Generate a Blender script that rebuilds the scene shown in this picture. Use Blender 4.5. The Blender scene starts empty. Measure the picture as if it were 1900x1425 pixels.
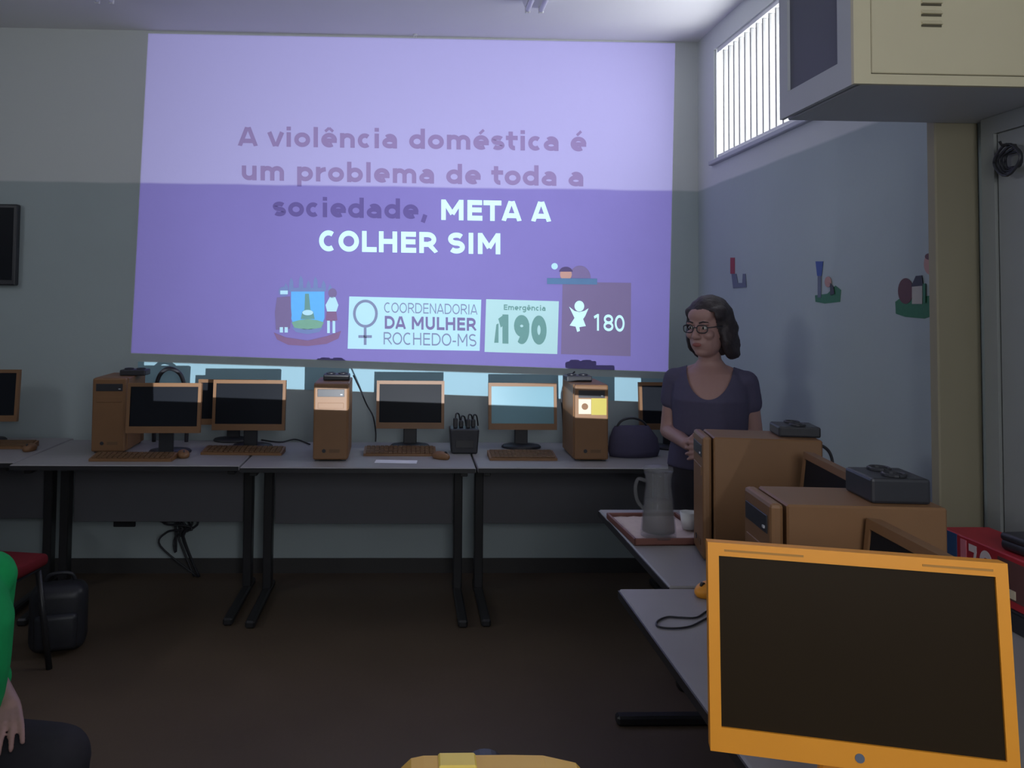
import bpy, bmesh, math, random
from mathutils import Vector, Matrix, Quaternion
random.seed(7)
R = math.radians
sc = bpy.context.scene
col = sc.collection

# ------------------------------------------------------------------ camera
W, H, F = 1900, 1425, 1500.0
CAM = Vector((0.0, 0.0, 1.51))
YAW, PITCH, ROLL = R(1.9), R(2.3), 0.010
fw = Vector((math.sin(YAW)*math.cos(PITCH), math.cos(YAW)*math.cos(PITCH), math.sin(PITCH)))
r0 = Vector((math.cos(YAW), -math.sin(YAW), 0)); u0 = r0.cross(fw)
rt = r0*math.cos(ROLL) + u0*math.sin(ROLL); up = u0*math.cos(ROLL) - r0*math.sin(ROLL)
CX = 760 - F*rt.y/fw.y
CY = 562 + F*up.y/fw.y
cd = bpy.data.cameras.new('camera'); cam = bpy.data.objects.new('camera', cd); col.objects.link(cam)
cd.sensor_fit = 'HORIZONTAL'; cd.sensor_width = 36; cd.lens = F*36/W
cd.shift_x = (W/2 - CX)/W; cd.shift_y = (CY - H/2)/W; cd.clip_start = 0.02
m = Matrix((rt, up, -fw)).transposed().to_4x4(); m.translation = CAM
cam.matrix_world = m
sc.camera = cam
sc.view_settings.view_transform = 'Standard'; sc.view_settings.look = 'None'
sc.view_settings.gamma = 1; sc.view_settings.use_curve_mapping = False
sc.view_settings.exposure = 0.0

# ------------------------------------------------------------------ daylight (enters by the windows only)
wd = bpy.data.worlds.new('overcast_daylight'); sc.world = wd; wd.use_nodes = True
bg = wd.node_tree.nodes['Background']; bg.inputs[0].default_value = (0.93, 0.96, 1.0, 1); bg.inputs[1].default_value = 9.5
def portal(name, loc, rot, sx, sy):
    l = bpy.data.lights.new(name, 'AREA'); l.shape = 'RECTANGLE'; l.size = sx; l.size_y = sy; l.cycles.is_portal = True
    o = bpy.data.objects.new(name, l); o.location = loc; o.rotation_euler = rot; col.objects.link(o); return o
XR, YB, ZC = 1.66, 4.60, 3.045      # right wall, back wall, ceiling
XL, YR = -3.7, -0.55                # left wall, rear wall
WIN = (3.15, 4.35, 2.31, 2.92)      # high window in the right wall: y0 y1 z0 z1
REAR = (0.0, 0.95, 1.45, 2.35)       # added unseen window in the rear wall, sized for fill light: x0 x1 z0 z1
LEFT = (1.0, 2.3, 2.31, 2.92)       # added high window in the left wall, unseen, for fill light: y0 y1 z0 z1
portal('window_portal', (XR+0.16, (WIN[0]+WIN[1])/2, (WIN[2]+WIN[3])/2), (0, R(90), 0), WIN[3]-WIN[2], WIN[1]-WIN[0])
portal('rear_fill_portal', ((REAR[0]+REAR[1])/2, YR-0.16, (REAR[2]+REAR[3])/2), (R(90), 0, 0), REAR[1]-REAR[0], REAR[3]-REAR[2])
portal('left_fill_portal', (XL-0.16, (LEFT[0]+LEFT[1])/2, (LEFT[2]+LEFT[3])/2), (0, R(-90), 0), LEFT[3]-LEFT[2], LEFT[1]-LEFT[0])
PROJ_W = 540.0                      # projector lamp, watts
LENS = Vector((0.10, 1.05, 0.925))   # where its light leaves the lens

# ------------------------------------------------------------------ helpers
def ray(px, py): return rt*((px-CX)/F) + up*((CY-py)/F) + fw
def PY(px, py, Y): d = ray(px, py); return CAM + d*(Y/d.y)
def PZ(px, py, z): d = ray(px, py); return CAM + d*((z-CAM.z)/d.z)
def PX(px, py, X): d = ray(px, py); return CAM + d*(X/d.x)
def lin(v): v /= 255.0; return v/12.92 if v <= .04045 else ((v+.055)/1.055)**2.4
def C(r, g, b, k=1.0): return (min(1, lin(r)*k), min(1, lin(g)*k), min(1, lin(b)*k), 1)

def mat(name, c, rough=.5, metal=0, noise=.06, scale=30, spec=.5, bump=0.0, bscale=60):
    m = bpy.data.materials.new(name); m.use_nodes = True; nt = m.node_tree; n = nt.nodes; l = nt.links
    b = n['Principled BSDF']; b.inputs['Roughness'].default_value = rough; b.inputs['Metallic'].default_value = metal
    b.inputs['Specular IOR Level'].default_value = spec
    t = n.new('ShaderNodeTexNoise'); t.inputs['Scale'].default_value = scale; t.inputs['Detail'].default_value = 4
    co = n.new('ShaderNodeTexCoord'); l.new(co.outputs['Object'], t.inputs['Vector'])
    mx = n.new('ShaderNodeMix'); mx.data_type = 'RGBA'
    mx.inputs['A'].default_value = tuple(x*(1-noise) for x in c[:3])+(1,); mx.inputs['B'].default_value = tuple(min(1, x*(1+noise)) for x in c[:3])+(1,)
    l.new(t.outputs['Fac'], mx.inputs['Factor']); l.new(mx.outputs['Result'], b.inputs['Base Color'])
    if bump:
        t2 = n.new('ShaderNodeTexNoise'); t2.inputs['Scale'].default_value = bscale; l.new(co.outputs['Object'], t2.inputs['Vector'])
        bp = n.new('ShaderNodeBump'); bp.inputs['Strength'].default_value = bump; bp.inputs['Distance'].default_value = .005
        l.new(t2.outputs['Fac'], bp.inputs['Height']); l.new(bp.outputs['Normal'], b.inputs['Normal'])
    return m

def two_tone(name, low, high, zline, rough=.75):
    """wall paint: one colour up to the height zline, another above (by world height)"""
    m = mat(name, low, rough, noise=.05, scale=3, spec=.3, bump=.15, bscale=25); nt = m.node_tree; n = nt.nodes; l = nt.links
    b = n['Principled BSDF']; g = n.new('ShaderNodeNewGeometry'); s = n.new('ShaderNodeSeparateXYZ'); l.new(g.outputs['Position'], s.inputs[0])
    nz = n.new('ShaderNodeTexNoise'); nz.inputs['Scale'].default_value = 4; l.new(g.outputs['Position'], nz.inputs['Vector'])
    ad = n.new('ShaderNodeMath'); ad.operation = 'MULTIPLY_ADD'; l.new(nz.outputs['Fac'], ad.inputs[0]); ad.inputs[1].default_value = .012; l.new(s.outputs['Z'], ad.inputs[2])
    mr = n.new('ShaderNodeMapRange'); mr.inputs['From Min'].default_value = zline; mr.inputs['From Max'].default_value = zline+.012
    l.new(ad.outputs[0], mr.inputs['Value'])
    old = b.inputs['Base Color'].links[0].from_socket
    sc2 = n.new('ShaderNodeMix'); sc2.data_type = 'RGBA'; sc2.inputs['B'].default_value = high
    l.new(old, sc2.inputs['A']); l.new(mr.outputs[0], sc2.inputs['Factor']); l.new(sc2.outputs['Result'], b.inputs['Base Color'])
    return m

def glassy(name, tint, trans=.85, rough=.05):
    m = bpy.data.materials.new(name); m.use_nodes = True; nt = m.node_tree; n = nt.nodes; l = nt.links; n.clear()
    o = n.new('ShaderNodeOutputMaterial'); a = n.new('ShaderNodeBsdfTransparent'); a.inputs[0].default_value = tint
    g = n.new('ShaderNodeBsdfPrincipled'); g.inputs['Base Color'].default_value = tuple(x*.5 for x in tint[:3])+(1,); g.inputs['Roughness'].default_value = rough
    t = n.new('ShaderNodeTexNoise'); t.inputs['Scale'].default_value = 8
    mr = n.new('ShaderNodeMapRange'); mr.inputs['To Min'].default_value = 1-trans-.04; mr.inputs['To Max'].default_value = 1-trans+.04
    l.new(t.outputs['Fac'], mr.inputs['Value'])
    mx = n.new('ShaderNodeMixShader'); l.new(mr.outputs[0], mx.inputs[0]); l.new(a.outputs[0], mx.inputs[1]); l.new(g.outputs[0], mx.inputs[2]); l.new(mx.outputs[0], o.inputs[0])
    return m

M = {}
ZP = 2.172
M['wall'] = two_tone('two_tone_wall_paint', C(168, 179, 181), C(205, 209, 209), ZP)
M['ceiling'] = mat('ceiling_paint', C(230, 230, 232), .85, noise=.03, scale=2, spec=.2)
M['floor'] = mat('worn_floor', C(90, 76, 63), .55, noise=.18, scale=2.5, spec=.35, bump=.1)
M['pillar'] = mat('pillar_paint', C(138, 131, 110), .7, noise=.06, scale=4)
M['orange'] = mat('orange_plastic', (0.86, 0.335, 0.025, 1), .42, noise=.05, scale=12)
M['orange2'] = mat('shaded_orange_plastic', (0.205, 0.102, 0.044, 1), .5, noise=.06, scale=14)  # shaded copy of the orange plastic, the dimmer light is in the colour
M['orange_dark'] = mat('orange_key_plastic', (0.15, 0.08, 0.037, 1), .55, noise=.1, scale=60)
M['black'] = mat('black_plastic', (0.024, 0.025, 0.032, 1), .45, noise=.2, scale=40)
M['blackmetal'] = mat('black_painted_metal', (0.022, 0.022, 0.025, 1), .4, noise=.15, scale=30)
M['screen'] = mat('dark_screen_glass', (0.012, 0.014, 0.019, 1), .45, noise=.1, scale=5, spec=.08)
M['screen_warm'] = mat('foreground_screen_glass', (0.026, 0.017, 0.009, 1), .4, noise=.1, scale=5, spec=.1)
M['caption'] = mat('printed_caption', (0.45, 0.20, 0.025, 1), .5)
M['screen_pale'] = mat('pale_cyan_screen', C(100, 145, 160), .4, noise=.08, scale=5)  # one screen coloured paler and bluer than the rest
M['laminate'] = mat('grey_laminate', C(150, 147, 148), .45, noise=.04, scale=20)
M['panel'] = mat('grey_modesty_panel', C(98, 98, 104), .6, noise=.05, scale=10)
M['white'] = mat('white_paint', C(225, 226, 226), .5, noise=.03)
M['beige'] = mat('beige_sheet_metal', C(206, 196, 166), .45, noise=.03, scale=8)
M['slot'] = mat('slot_shadow_paint', C(88, 82, 66), .7)
M['greymetal'] = mat('grey_sheet_metal', C(182, 185, 192), .5, noise=.04, scale=8)
M['greydark'] = mat('dark_grey_panel', C(92, 94, 108), .55, noise=.06, scale=6)
M['alu'] = mat('aluminium', C(150, 150, 150), .4, metal=.3, noise=.06)
M['pane'] = glassy('frosted_pane', (1, 1, 1, 1), .9, .3)
M['jug'] = glassy('clear_plastic', (.90, .90, .92, 1), .86, .06)
M['water'] = glassy('cloudy_water', (.72, .70, .68, 1), .7, .1)
M['red'] = mat('red_fabric', C(110, 30, 36), .85, noise=.1, scale=80, spec=.2)
M['darkred'] = mat('dark_red_vinyl', C(92, 26, 24), .6, noise=.1, scale=40)
M['green'] = mat('green_cotton', C(30, 165, 92), .85, noise=.08, scale=50, spec=.2)
M['navy'] = mat('navy_cotton', C(80, 76, 98), .85, noise=.08, scale=60, spec=.2)
M['trouser'] = mat('dark_trouser_cloth', C(52, 50, 56), .85, noise=.1, scale=60, spec=.2)
M['skin'] = mat('skin', C(162, 126, 120), .55, noise=.05, scale=25)
M['hair'] = mat('dark_hair', C(46, 38, 42), .6, noise=.35, scale=55, bump=.5, bscale=70)
M['eyewhite'] = mat('eye_white', C(200, 195, 190), .3)
M['iris'] = mat('dark_iris', C(30, 22, 18), .2)
M['lips'] = mat('lips', C(140, 80, 76), .5)
M['shoe'] = mat('dark_shoe', C(28, 26, 26), .5)
M['yellow'] = mat('yellow_plastic', (0.72, 0.42, 0.08, 1), .4, noise=.05, scale=10)
M['yellow_l'] = mat('pale_yellow_plastic', (0.85, 0.62, 0.12, 1), .35, noise=.04)
M['paper'] = mat('paper', C(228, 228, 235), .8, noise=.02)
M['cream'] = mat('cream_sticker', C(205, 192, 165), .6, noise=.03)
M['olive'] = mat('yellow_sticker', C(168, 154, 66), .6, noise=.04)
M['brown'] = mat('brown_ink', C(120, 88, 60), .7)
M['tray'] = mat('brown_tray_plastic', C(120, 78, 70), .5, noise=.05)
M['cloth'] = mat('pale_pink_cloth', C(212, 194, 188), .9, noise=.06, scale=50, spec=.1)
M['tube'] = mat('lamp_tube_glass', C(228, 228, 232), .3, noise=.02)
M['st_red'] = mat('sticker_red', C(150, 52, 62), .6); M['st_blue'] = mat('sticker_blue', C(58, 84, 150), .6)
M['st_green'] = mat('sticker_green', C(46, 110, 74), .6, noise=.15, scale=90); M['st_grey'] = mat('sticker_grey', C(96, 104, 122), .6)
M['st_brown'] = mat('sticker_brown', C(92, 58, 56), .6); M['st_cream'] = mat('sticker_cream', C(176, 172, 160), .6)
M['st_dark'] = mat('sticker_dark', C(52, 54, 58), .6); M['st_pink'] = mat('sticker_pink', C(176, 134, 124), .6)
M['book_blue'] = mat('blue_book_cover', C(40, 74, 120), .6); M['book_red'] = mat('red_book_cover', C(170, 36, 48), .55)
M['book_pink'] = mat('pink_print', C(214, 122, 136), .6); M['book_white'] = mat('white_print', C(220, 205, 205), .6)

def obj(name, bm, m, parent=None, smooth=False, loc=None, rot=None):
    me = bpy.data.meshes.new(name)
    if isinstance(bm, bmesh.types.BMesh):
        bmesh.ops.recalc_face_normals(bm, faces=bm.faces); bm.to_mesh(me); bm.free()
    else: me = bm
    me.materials.append(M[m] if isinstance(m, str) else m)
    if smooth:
        for p in me.polygons: p.use_smooth = True
    o = bpy.data.objects.new(name, me); col.objects.link(o)
    if parent: o.parent = parent
    if loc is not None: o.location = loc
    if rot is not None: o.rotation_euler = rot
    return o
def tag(o, label, cat, group=None):
    o['label'] = label; o['category'] = cat
    if group: o['group'] = group
    return o
def thing(name, label, cat, loc=(0, 0, 0), rz=0, group=None, rot=None):
    o = bpy.data.objects.new(name, None); col.objects.link(o); o.empty_display_size = .05
    o.location = loc; o.rotation_euler = rot if rot else (0, 0, rz)
    return tag(o, label, cat, group)
def struct(o): o['kind'] = 'structure'; return o
def copy_tree(o, parent=None):
    c = o.copy(); col.objects.link(c); c.parent = parent
    for ch in list(o.children): copy_tree(ch, c)
    return c

def box(bm, c, s, bev=0, rot=None, seg=1):
    mt = Matrix.Translation(c) @ (rot.to_4x4() if rot else Matrix()) @ Matrix.Diagonal((s[0], s[1], s[2], 1))
    v = bmesh.ops.create_cube(bm, size=1, matrix=mt)['verts']
    if bev:
        e = {e for q in v for e in q.link_edges}
        bmesh.ops.bevel(bm, geom=list(e), offset=bev, segments=seg, affect='EDGES', profile=.5)
    return bm
def B(c, s, bev=0, rot=None, seg=1): return box(bmesh.new(), c, s, bev, rot, seg)
def tube(bm, pts, rad, n=8, caps=True):
    pts = [Vector(p) for p in pts]; rings = []
    prev = None
    for i, p in enumerate(pts):
        t = (pts[min(i+1, len(pts)-1)] - pts[max(i-1, 0)]).normalized()
        a = prev if prev else (Vector((0, 0, 1)) if abs(t.z) < .9 else Vector((1, 0, 0)))
        a = (a - t*a.dot(t)).normalized(); prev = a; b = t.cross(a)
        r = rad[i] if isinstance(rad, (list, tuple)) else rad
        rings.append([bm.verts.new(p + a*(r*math.cos(2*math.pi*k/n)) + b*(r*math.sin(2*math.pi*k/n))) for k in range(n)])
    for q, w in zip(rings, rings[1:]):
        for k in range(n): bm.faces.new((q[k], q[(k+1) % n], w[(k+1) % n], w[k]))
    if caps: bm.faces.new(rings[0][::-1]); bm.faces.new(rings[-1])
    return bm
def spline(pts, n=6):
    pts = [Vector(p) for p in pts]; out = []
    for i in range(len(pts)-1):
        p0, p1, p2, p3 = pts[max(i-1, 0)], pts[i], pts[i+1], pts[min(i+2, len(pts)-1)]
        for k in range(n):
            t = k/n
            out.append(.5*((2*p1) + (p2-p0)*t + (2*p0-5*p1+4*p2-p3)*t*t + (3*p1-p0-3*p2+p3)*t**3))
    out.append(pts[-1]); return out
def lathe(bm, prof, n=28, c=(0, 0, 0)):
    rings = [[bm.verts.new((c[0]+r*math.cos(2*math.pi*k/n), c[1]+r*math.sin(2*math.pi*k/n), c[2]+z)) for k in range(n)] for r, z in prof]
    for q, w in zip(rings, rings[1:]):
        for k in range(n): bm.faces.new((q[k], q[(k+1) % n], w[(k+1) % n], w[k]))
    return bm
def solid(bm, prof, n=28, c=(0, 0, 0)):
    lathe(bm, prof, n, c); bm.verts.ensure_lookup_table()
    bm.faces.new(bm.verts[-n:]); bm.faces.new(list(bm.verts)[-n*len(prof):-n*len(prof)+n][::-1]); return bm
def prism(bm, pts, d):
    """closed polygon of 3-D points pushed by vector d into a solid"""
    d = Vector(d); a = [bm.verts.new(Vector(p)) for p in pts]; b = [bm.verts.new(Vector(p)+d) for p in pts]
    bm.faces.new(a); bm.faces.new(b[::-1]); n = len(a)
    for i in range(n): bm.faces.new((a[i], b[i], b[(i+1) % n], a[(i+1) % n]))
    return bm
def ell(bm, c, rad, rot=None, u=20, v=14):
    mt = Matrix.Translation(c) @ (rot.to_4x4() if rot else Matrix()) @ Matrix.Diagonal((rad[0], rad[1], rad[2], 1))
    bmesh.ops.create_uvsphere(bm, u_segments=u, v_segments=v, radius=1, matrix=mt); return bm
def cap(bm, p0, p1, r0_, r1_, n=14):
    p0, p1 = Vector(p0), Vector(p1); t = (p1-p0).normalized(); pts = []; rr = []
    for k in range(5):
        a = R(90)*(1-k/4)+.02 if k < 4 else 0
        pts.append(p0 - t*r0_*math.sin(a)); rr.append(max(.0008, r0_*math.cos(a)))
    for k in range(5):
        a = R(90)*k/4-(.02 if k == 4 else 0)
        pts.append(p1 + t*r1_*math.sin(a)); rr.append(max(.0008, r1_*math.cos(a)))
    return tube(bm, pts, rr, n)
def loft(bm, secs, n=28):
    """stack of ellipses (z, cx, cy, rx, ry)"""
    rings = [[bm.verts.new((cx+rx*math.cos(2*math.pi*k/n), cy+ry*math.sin(2*math.pi*k/n), z)) for k in range(n)] for z, cx, cy, rx, ry in secs]
    for q, w in zip(rings, rings[1:]):
        for k in range(n): bm.faces.new((q[k], q[(k+1) % n], w[(k+1) % n], w[k]))
    bm.faces.new(rings[0][::-1]); bm.faces.new(rings[-1]); return bm
def remesh(bm, vox, smooth=4):
    me = bpy.data.meshes.new('tmp'); bmesh.ops.recalc_face_normals(bm, faces=bm.faces); bm.to_mesh(me); bm.free()
    o = bpy.data.objects.new('tmp', me); col.objects.link(o)
    q = o.modifiers.new('r', 'REMESH'); q.mode = 'VOXEL'; q.voxel_size = vox
    if smooth: s = o.modifiers.new('s', 'SMOOTH'); s.factor = .5; s.iterations = smooth
    dg = bpy.context.evaluated_depsgraph_get(); dg.update()
    out = bpy.data.meshes.new_from_object(o.evaluated_get(dg)); bpy.data.objects.remove(o); bpy.data.meshes.remove(me)
    return out
def cut(me, test):
    """remove the faces whose centre passes test"""
    bm = bmesh.new(); bm.from_mesh(me)
    bmesh.ops.delete(bm, geom=[f for f in bm.faces if test(f.calc_center_median())], context='FACES'); bm.to_mesh(me); bm.free(); return me
CAP, XH, ASC = .729, .547, .76
WB = dict(zip('AviolêncadméstpbreugE,MTCOLHRSIDUN-0123456789 ', (.774, .652, .343, .687, .343, .678, .712, .593, .675, .716, 1.042, .678, .595, .478, .716, .716, .493, .678, .712, .716, .683, .38, .995, .682, .734, .85, .637, .837, .77, .72, .372, .83, .812, .837, .415, .696, .696, .696, .696, .696, .696, .696, .696, .696, .696, .348)))
WR = dict(zip('CORDENAIHMSUL-', (.698, .787, .695, .77, .632, .748, .684, .295, .752, .863, .635, .732, .557, .361)))
def arc(cx, cy, rx, ry, a0, a1, n=16): return [(cx+rx*math.cos(R(a0+(a1-a0)*i/n)), cy+ry*math.sin(R(a0+(a1-a0)*i/n))) for i in range(n+1)]
def strokes(ch, w, s):
    """centre lines of one letter, in em; s = stroke width"""
    h = s/2; b = .075; L = b+h; Q = w-b-h; rl = .04+h; rr = w-.04-h; m = w/2; t = CAP-h; xt = XH-h
    o = lambda x0, x1, y0, y1, a0=0, a1=360, n=24: arc((x0+x1)/2, (y0+y1)/2, (x1-x0)/2, (y1-y0)/2, a0, a1, n)
    if ch in 'êé':
        ac = [[(m-.15, .60), (m-.0, .73)], [(m+.15, .60), (m+.0, .73)]] if ch == 'ê' else [[(m-.06, .60), (m+.1, .75)]]
        return strokes('e', w, s)+ac
    if ch == 'A': return [[(h, 0), (m-h*.35, CAP)], [(w-h, 0), (m+h*.35, CAP)], [(w*.26, .20), (w*.74, .20)]]
    if ch == 'v': return [[(h, XH), (m-h*.3, 0)], [(w-h, XH), (m+h*.3, 0)]]
    if ch == 'i': return [[(m, 0), (m, XH)], [(m, .62), (m, ASC)]]
    if ch == 'l': return [[(m, 0), (m, ASC)]]
    if ch == 'I': return [[(m, 0), (m, CAP)]]
    if ch == 'o': return [o(rl, rr, h, xt)]
    if ch == 'e': return [o(rl, rr, h, xt, 0, 305), [(rl, XH*.47), (rr+h*.9, XH*.47)]]
    if ch == 'c': return [o(rl, rr+.03, h, xt, 50, 310)]
    if ch == 'n': return [[(L, 0), (L, XH)], arc((L+Q)/2, xt-.17, (Q-L)/2, .17, 170, 0)+[(Q, 0)]]
    if ch == 'm': return [[(L, 0), (L, XH)], arc((L+m)/2, xt-.16, (m-L)/2, .16, 170, 0)+[(m, 0)], arc((m+Q)/2, xt-.16, (Q-m)/2, .16, 170, 0)+[(Q, 0)]]
    if ch == 'u': return [[(Q, XH), (Q, 0)], [(L, XH)]+arc((L+Q)/2, h+.17, (Q-L)/2, .17, 180, 350)]
    if ch == 'd': return [[(Q, 0), (Q, ASC)], o(rl, Q, h, xt)]
    if ch == 'b': return [[(L, 0), (L, ASC)], o(L, rr, h, xt)]
    if ch == 'p': return [[(L, -.2), (L, XH)], o(L, rr, h, xt)]
    if ch == 'g': return [[(Q, XH)]+arc((rl+Q)/2, -.02, (Q-rl)/2, .17, 0, -140), o(rl, Q, h, xt)]
    if ch == 'a': return [[(Q, 0)]+arc((rl+Q)/2+.01, xt-.17, (Q-rl)/2-.01, .17, 0, 135), o(rl, Q, h, .33)]
    if ch == 'r': return [[(L, 0), (L, XH)], arc(w-.02, xt-.22, w-.02-L, .22, 175, 95)]
    if ch == 't': return [[(w*.4, .70)]+arc(w*.4+.15, h+.13, .15, .13, 180, 275), [(.01, xt), (w-.02, xt)]]
    if ch in 'sS':
        T_ = xt if ch == 's' else t; q = (T_-h)/4; c = m; rx = (rr-rl)/2-.005
        return [arc(c, T_-q, rx, q, 35, 90, 6)+arc(c, T_-q, rx, q, 90, 270, 14)[1:]+arc(c, h+q, rx, q, 90, -90, 14)[1:]+arc(c, h+q, rx, q, -90, -145, 6)[1:]]
    if ch == ',': return [[(m+.03, .17), (m-.07, -.12)]]
    if ch == '-': return [[(.05, .27), (w-.05, .27)]]
    if ch == 'E': return [[(L, 0), (L, CAP)], [(L, t), (w-.05, t)], [(L, .38), (w-.07, .38)], [(L, h), (w-.04, h)]]
    if ch == 'L': return [[(L, 0), (L, CAP)], [(L, h), (w-.01, h)]]
    if ch == 'T': return [[(m, 0), (m, CAP)], [(0, t), (w, t)]]
    if ch == 'H': return [[(L, 0), (L, CAP)], [(Q, 0), (Q, CAP)], [(L, .38), (Q, .38)]]
    if ch == 'M': return [[(L, 0), (L, CAP)], [(Q, 0), (Q, CAP)], [(L, CAP), (m, .22)], [(Q, CAP), (m, .22)]]
    if ch == 'N': return [[(L, 0), (L, CAP)], [(Q, 0), (Q, CAP)], [(L, CAP), (Q, 0)]]
    if ch == 'C': return [o(rl, rr+.06, h, t, 55, 305)]
    if ch == 'O': return [o(rl, rr, h, t, n=32)]
    if ch == 'U': return [[(L, CAP)]+arc(m, h+.2, (Q-L)/2, .2, 180, 360)+[(Q, CAP)]]
    if ch == 'D': return [[(L, 0), (L, CAP)], [(L, t)]+arc(m-.04, CAP/2, rr-m+.04, t-CAP/2, 90, -90)+[(L, h)]]
    if ch == 'R': return [[(L, 0), (L, CAP)], [(L, t)]+arc(m, t-.17, Q-m+.02, .17, 90, -90)+[(L, t-.34)], [(m, .36), (w-h*.6, 0)]]
    if ch == '0': return [o(rl, rr, h, t, n=32)]
    if ch == '1': return [[(m+.04, 0), (m+.04, CAP)], [(m-.2, t-.1), (m+.02, t)]]
    if ch == '8': return [o(rl+.02, rr-.02, .37, t), o(rl, rr, h, .37)]
    if ch == '9': return [o(rl, rr, .30, t), [(rr, .52)]+arc(m, h+.26, rr-m, .26, 0, -120)]
    if ch == '7': return [[(.04, t), (w-.05, t)], [(w-.1, t), (w*.35, 0)]]
    return []
def text(s, fn, sw=.165, thick=(0, .001, 0), table=None):
    """letters mapped by fn(u, v): u 0..1 along the line, v 0 baseline .. 1 cap height"""
    table = table or WB; bm = bmesh.new(); tot = sum(table[c] for c in s); x = 0; th = Vector(thick); k = 0
    for ch in s:
        for pl in strokes(ch, table[ch], sw):
            accent = ch in 'êé' and min(q[1] for q in pl) > .56
            g = (.10 if accent else sw)/2; P = [Vector(q) for q in pl]
            if (P[0]-P[-1]).length < 1e-6: P[-1] = P[0].copy()
            closed = (P[0]-P[-1]).length < 1e-6; lft = []; rgt = []; n = len(P)
            for i in range(n):
                a = P[i-1] if i else (P[-2] if closed else None); c = P[i+1] if i < n-1 else (P[1] if closed else None)
                d1 = (P[i]-a).normalized() if a is not None else None; d2 = (c-P[i]).normalized() if c is not None else None
                d1 = d1 or d2; d2 = d2 or d1; tt = (d1+d2).normalized(); nn = Vector((-tt.y, tt.x)); ml = g/max(.5, nn.dot(Vector((-d1.y, d1.x))))
                lft.append(P[i]+nn*ml); rgt.append(P[i]-nn*ml)
            def mp(q, e):
                y = q.y if (accent or ch in ',pg') else min(max(q.y, 0), ASC if ch in 'ldbi' else CAP)
                return fn((x+q.x)/tot, y/CAP) - th.normalized()*(.00012*(k % 5)) + (th if e else Vector())
            va = [[bm.verts.new(mp(q, e)) for q in side] for e in (0, 1) for side in (lft, rgt)]
            for i in range(n-1):
                bm.faces.new((va[0][i], va[0][i+1], va[1][i+1], va[1][i])); bm.faces.new((va[2][i], va[3][i], va[3][i+1], va[2][i+1]))
                bm.faces.new((va[0][i], va[2][i], va[2][i+1], va[0][i+1])); bm.faces.new((va[1][i], va[1][i+1], va[3][i+1], va[3][i]))
            if not closed:
                for i in (0, -1): bm.faces.new((va[0][i], va[1][i], va[3][i], va[2][i]))
            k += 1
        x += table[ch]
    return bm

# ================================================================== ROOM
T = .15
M['skirting'] = mat('shade_toned_skirting', C(62, 60, 60), .6)  # skirting coloured dark to imitate the shade under the back desks
b = B(((XL+XR)/2, (YR+YB)/2, -.05), (XR-XL+2*T, YB-YR+2*T, .1)); struct(obj('floor', b, 'floor'))
b = B(((XL+XR)/2, (YR+YB)/2, ZC+.05), (XR-XL+2*T, YB-YR+2*T, .1)); struct(obj('ceiling', b, 'ceiling'))
b = B(((XL+XR)/2, YB+T/2, ZC/2), (XR-XL+2*T, T, ZC)); struct(obj('wall_back', b, 'wall'))
def wall_hole(lo, hi, h0, h1, z0, z1, mk):
    bm = bmesh.new()
    for a, c_, e, f_ in ((lo, h0, 0, ZC), (h1, hi, 0, ZC), (h0, h1, 0, z0), (h0, h1, z1, ZC)): mk(bm, a, c_, e, f_)
    return bm
b = wall_hole(YR, YB, *WIN, lambda bm, a, c_, e, f_: box(bm, (XR+T/2, (a+c_)/2, (e+f_)/2), (T, c_-a, f_-e)))
struct(obj('wall_right', b, 'wall'))
b = wall_hole(YR, YB, *LEFT, lambda bm, a, c_, e, f_: box(bm, (XL-T/2, (a+c_)/2, (e+f_)/2), (T, c_-a, f_-e)))
struct(obj('wall_left', b, 'wall'))
b = wall_hole(XL, XR, *REAR, lambda bm, a, c_, e, f_: box(bm, ((a+c_)/2, YR-T/2, (e+f_)/2), (c_-a, T, f_-e)))
struct(obj('wall_rear', b, 'wall'))
struct(obj('pillar', B((1.595, 2.317, ZC/2), (.13, .040, ZC), .004), 'pillar'))
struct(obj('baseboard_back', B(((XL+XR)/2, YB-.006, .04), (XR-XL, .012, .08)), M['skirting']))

M['door'] = mat('wall_darkening_grey', C(138, 141, 139), .55, noise=.05, scale=6)  # grey door added to darken the near part of the right wall
d1 = struct(bpy.data.objects.new('added_door', None)); col.objects.link(d1); d1.location = (XR, 1.79, 0)
obj('added_door_leaf', B((-.012, 0, 1.0), (.024, .80, 2.0), .003), 'door', d1)
fr = bmesh.new()
for y in (-.43, .43): box(fr, (-.015, y, 1.0), (.03, .05, 2.0))
box(fr, (-.015, 0, 2.025), (.03, .91, .05)); obj('added_door_frame', fr, 'door', d1)
h_ = tube(bmesh.new(), [(-.02, -.33, 1.02), (-.07, -.33, 1.02), (-.07, -.22, 1.02)], .009, 8); obj('added_door_handle', h_, 'alu', d1, True)
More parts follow.
